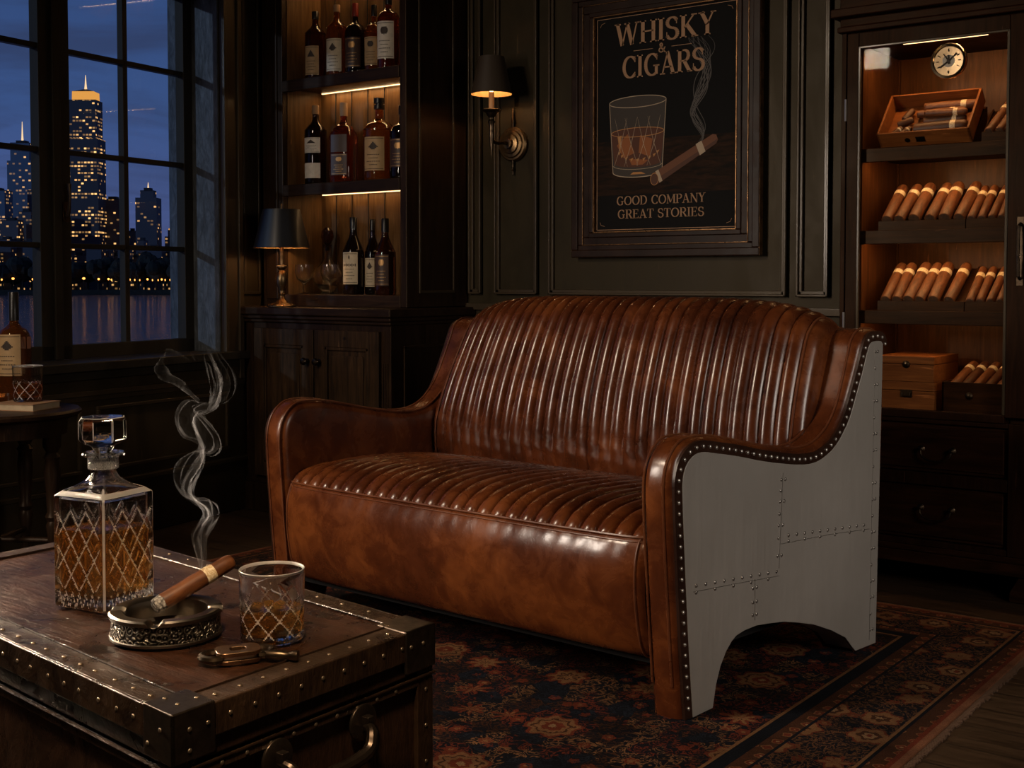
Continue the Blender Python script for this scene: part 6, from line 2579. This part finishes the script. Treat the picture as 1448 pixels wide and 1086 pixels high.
def tower_mat(name, seed, lit, base, warm=(1, .50, .16), cw=3.3, chh=3.5, st=3.5, rowb=.0):
    m, g, out = newmat(name)
    p = g.node('ShaderNodeBsdfPrincipled')
    g.put(p.inputs['Base Color'], base); p.inputs['Roughness'].default_value = .6
    s = g.sep(g.coord('Object', (1, 1, 1), loc=(seed * 17.3 + 1000, seed * 7.7 + 1000, 300.0)))
    u = g.m('DIVIDE', g.m('ADD', s[0], g.m('MULTIPLY', s[1], 1.0)), cw)
    v = g.m('DIVIDE', s[2], chh)
    fu, fv = g.m('FLOOR', u), g.m('FLOOR', v)
    wn = g.node('ShaderNodeTexWhiteNoise', noise_dimensions='3D')
    g.put(wn.inputs[0], g.comb(fu, fv, float(seed)))
    wr = g.node('ShaderNodeTexWhiteNoise', noise_dimensions='2D')
    g.put(wr.inputs[0], g.comb(fv, float(seed) + .5))
    thr = g.m('ADD', lit, g.m('MULTIPLY', g.m('SUBTRACT', wr.outputs[0], .5), rowb))
    on = g.m('LESS_THAN', wn.outputs[0], thr)
    iu = g.m('FRACT', u); iv = g.m('FRACT', v)
    win_ = g.m('MULTIPLY', g.m('MULTIPLY', g.m('GREATER_THAN', iu, .14), g.m('LESS_THAN', iu, .86)), g.m('MULTIPLY', g.m('GREATER_THAN', iv, .32), g.m('LESS_THAN', iv, .80)))
    br = g.sep(wn.outputs[1])
    e = g.m('MULTIPLY', g.m('MULTIPLY', on, win_), g.m('MULTIPLY_ADD', g.m('POWER', br[1], 2.5), st, st * .10))
    g.put(p.inputs['Emission Color'], g.mix(g.m('GREATER_THAN', br[0], .93), warm, (.7, .85, 1)))
    g.put(p.inputs['Emission Strength'], e)
    g.nt.links.new(p.outputs[0], out.inputs[0])
    return m


tm = [tower_mat('tower_facade_%d' % k, k + 1, lit, c, st=s_, rowb=rb_) for k, (lit, c, s_, rb_) in enumerate((
    (.40, (.030, .032, .05), 1.9, 1.0), (.30, (.06, .11, .20), 1.3, .35), (.17, (.035, .042, .07), 1.5, .25), (.11, (.032, .038, .065), 1.4, .15), (.34, (.05, .05, .07), 2.0, .5)))]
M['crown'] = emit('lit_crown', (1, .43, .09), .85)
M['crown_dark'] = pbr('tower_roof', (.01, .011, .02), .7)
M['spire'] = emit('lit_spire', (1, .66, .36), 1.2)
SKY = 'skyline towers across the river'


def tower(label, px0, px1, ytop, D, mat, tiers=None, spire=None, crown=None, group=None, depth=None):
    """a high-rise whose front is square to the river, placed by compass direction and distance"""
    zt = 1.05 + (HZY - ytop) / F_ * D
    wdt = (px1 - px0) / F_ * D
    c = far((px0 + px1) / 2, D)
    t = thing('skyscraper' if zt > 60 else 'city_building', label, 'building', (c.x, c.y, WZ + 1.5), R(37), group)
    dp = depth or wdt * .8
    H = zt - (WZ + 1.5)
    b = MB()
    if tiers:
        for (f, h0, h1) in tiers:
            b.box(-wdt / 2 * f, wdt / 2 * f, dp / 2 * (1 - f), dp / 2 * (1 + f), H * h0, H * h1)
    else:
        b.box(-wdt / 2, wdt / 2, 0, dp, 0, H)
    b.build('facade', mat, t)
    b = MB()
    ft = tiers[-1][0] if tiers else 1
    b.box(-wdt / 2 * ft * .5, wdt / 2 * ft * .5, dp * .25, dp * .75, H - .1, H + (3 if not crown else .1))
    b.box(-wdt / 2 * ft * 1.01, wdt / 2 * ft * 1.01, dp / 2 * (1 - ft), dp / 2 * (1 + ft), H - .3, H + .5)
    b.build('roof', M['crown_dark'], t)
    if crown:
        ch = crown / F_ * D
        b = MB(); f2 = ft * .84
        hwc, hdc = wdt / 2 * f2, dp / 2 * f2
        vs = []
        for z, k in ((H, 1), (H + ch * .75, .98)):
            vs += [(-hwc * k, dp / 2 - hdc * k, z), (hwc * k, dp / 2 - hdc * k, z), (hwc * k, dp / 2 + hdc * k, z), (-hwc * k, dp / 2 + hdc * k, z)]
        b.add(vs, [(0, 1, 5, 4), (1, 2, 6, 5), (2, 3, 7, 6), (3, 0, 4, 7)])
        b.build('lit_crown', M['crown'], t)
        b = MB()
        b.add([(-hwc, dp / 2 - hdc, H + ch * .75), (hwc, dp / 2 - hdc, H + ch * .75), (hwc, dp / 2 + hdc, H + ch * .75), (-hwc, dp / 2 + hdc, H + ch * .75), (0, dp / 2, H + ch * 1.05)], [(0, 1, 4), (1, 2, 4), (2, 3, 4), (3, 0, 4), (3, 2, 1, 0)])
        b.build('crown_roof', M['crown_dark'], t)
    if spire:
        sh = spire / F_ * D
        b = MB(); z0 = H + ((crown or 0) / F_ * D)
        b.lathe([(1.6, z0 - 1), (.9, z0 + sh * .35), (.25, z0 + sh), (.0001, z0 + sh + .2)], 8, c=(0, dp / 2, 0))
        b.build('spire', M['spire'], t, smooth=True)
    return t


tower('tallest skyscraper with glowing gold crown and spire across the river', 98, 141, 143, 1250, tm[0], [(1, 0, .80), (.86, .80, 1.0)], 20, 17)
tower('pale blue stepped skyscraper with white spire at the left of the skyline', 13, 47, 203, 1300, tm[1], [(1, 0, .88), (.78, .88, 1)], 31)
tower('dark flat-topped high-rise tower right of the tallest skyscraper', 193, 223, 270, 1230, tm[2], [(1, 0, .93), (.62, .93, 1)], 12)
tower('dark mid-height tower just right of the tallest skyscraper', 143, 174, 282, 1280, tm[3], [(1, 0, .90), (.72, .90, 1)], None, group=SKY)
tower('small lit-topped brown tower at the right end of the skyline', 234, 252, 326, 1240, tm[4], [(1, 0, .90), (.6, .90, 1)], 4, 4)
tower('narrow dark tower left of the flat-topped high-rise', 182, 193, 327, 1290, tm[3])
tower('slim lit tower close left of the tallest skyscraper', 88, 99, 287, 1270, tm[4])
tower('broad lit office block at the far left of the skyline', -26, 9, 270, 1220, tm[1])
tower('dense lit apartment tower left of the window mullion', 41, 63, 270, 1240, tm[2])
tower('low lit office tower in front of the pale blue skyscraper', 2, 27, 312, 1190, tm[4])
tower('low dark office tower right of the pale blue skyscraper', 28, 46, 300, 1215, tm[2])
tower('small block behind the mullion right of the dense lit tower', 62, 84, 318, 1205, tm[3])
tower('off-white low block at the left beyond the first pane', -60, -28, 318, 1190, tm[4])
tower('wide dark tower beyond the left edge of the window', -110, -64, 250, 1290, tm[3])
random.seed(21)
ORD = ['first', 'second', 'third', 'fourth', 'fifth', 'sixth', 'seventh', 'eighth', 'ninth', 'tenth', 'eleventh', 'twelfth', 'thirteenth', 'fourteenth', 'fifteenth', 'sixteenth', 'seventeenth', 'eighteenth', 'nineteenth', 'twentieth'] + ['twenty-' + q for q in ('first', 'second', 'third', 'fourth', 'fifth', 'sixth', 'seventh', 'eighth', 'ninth')] + ['thirtieth'] + ['thirty-' + q for q in ('first', 'second', 'third', 'fourth', 'fifth', 'sixth', 'seventh', 'eighth', 'ninth')]
low = []
x = -118
k = 0
while x < 330:
    w_ = 8 + random.random() * 17
    low.append((x, x + w_, 338 + random.random() * 26))
    x += w_ * (.85 + random.random() * .25)
for k, (x0, x1, yt) in enumerate(low):
    tower('low lit waterfront block, %s from the left in the row along the far bank' % ORD[k], x0, x1, yt, 1125 + (k % 3) * 18, tm[(4, 2, 4, 3)[k % 4]], group='low waterfront blocks', depth=14)


def bank_fn(g, p):
    n = g.noise(g.coord('Object'), .3, 4, .6)
    g.put(p.inputs['Base Color'], g.ramp(n, [(.3, (.004, .006, .006)), (.7, (.014, .018, .018))]))


M['bank'] = pbr('dark_embankment', rough=.9, fn=bank_fn)
b = MB(); c = far(100, 1050)
b.box(-700, 700, 0, 12, -1, 4.0)
b.box(-700, 700, 8, 500, -1, 2.0)
bk_ = b.build('embankment', M['bank']); bk_.location = (c.x, c.y, WZ); bk_.rotation_euler = (0, 0, R(37)); bk_['kind'] = 'structure'
# trees along the bank: rounded irregular crowns
random.seed(31)
tp = []
for kk in range(3):
    b = MB()
    for q in range(9):
        a = random.random() * 6.28; rr = random.random() * 4.0
        s_ = 3.2 + random.random() * 2.2
        c0_ = Vector((rr * math.cos(a), rr * math.sin(a), 7.5 + random.random() * 6.5))
        nn, mm = 9, 6
        prof_ = []
        vs = []
        for j in range(mm + 1):
            for i in range(nn):
                th = PI * j / mm; ph_ = 2 * PI * i / nn
                rj = s_ * (1 + .22 * (random.random() - .5))
                vs.append(c0_ + Vector((rj * math.sin(th) * math.cos(ph_), rj * math.sin(th) * math.sin(ph_), rj * .85 * math.cos(th))))
        b.add(vs, [(j * nn + i, (j + 1) * nn + i, (j + 1) * nn + (i + 1) % nn, j * nn + (i + 1) % nn) for j in range(mm) for i in range(nn)])
    tp.append(b)
M['leaves'] = pbr('night_foliage', rough=.9, fn=bank_fn)
trk = MB(); trk.lathe([(.6, 0), (.45, 5), (.3, 9)], 7)
tree_protos = []
xs_ = [-105 + i * 13.5 for i in range(31)]
for i, x in enumerate(xs_):
    c = far(x + random.random() * 3, 1064 + (i % 2) * 22)
    t = thing('tree', 'dark rounded tree in the row along the far river bank', 'tree', (c.x, c.y, WZ + 2), random.random() * 6, 'trees along the far bank')
    s_ = 1.1 + random.random() * .5
    t.scale = (s_, s_, s_ * (.85 + random.random() * .5))
    if i < 3:
        a = tp[i].build('crown', M['leaves'], t); c2 = trk.build('trunk', M['bank'], t)
        tree_protos.append((a, c2))
    else:
        for src in tree_protos[i % 3]:
            c3 = src.copy(); col.objects.link(c3); c3.parent = t
# street lamps on the embankment
M['street_glow'] = emit('street_lamp_glow', (1, .36, .07), 3.5)
gl_ = MB(); gl_.sphere((0, 0, 9.6), .90, 10, 6)
po_ = MB(); po_.lathe([(.25, 0), (.14, 9)], 6)
lamps = [(-88, 1), (-60, .8), (-35, 1), (3, .8), (19, 1.4), (47, 1), (53, 1), (92, .7), (119, 1.5), (140, 1.1), (154, 1.1), (158, .7), (172, .9), (184, .8), (191, .6), (198, .5), (209, 1), (216, .5), (224, .5), (229, .9), (234, .6), (241, .6), (246, .6), (251, .6), (275, 1), (300, 1)]
first = None
for (x, s_) in lamps:
    c = far(x, 1054)
    t = thing('street_lamp', 'glowing orange street lamp on the far river embankment', 'street lamp', (c.x, c.y, WZ + 3.5), 0, 'street lamps on the far bank')
    t.scale = (s_, s_, .85 + .15 * s_)
    if first is None:
        first = (gl_.build('lamp_globe', M['street_glow'], t, smooth=True), po_.build('pole', M['bank'], t))
    else:
        for src in first:
            c3 = src.copy(); col.objects.link(c3); c3.parent = t
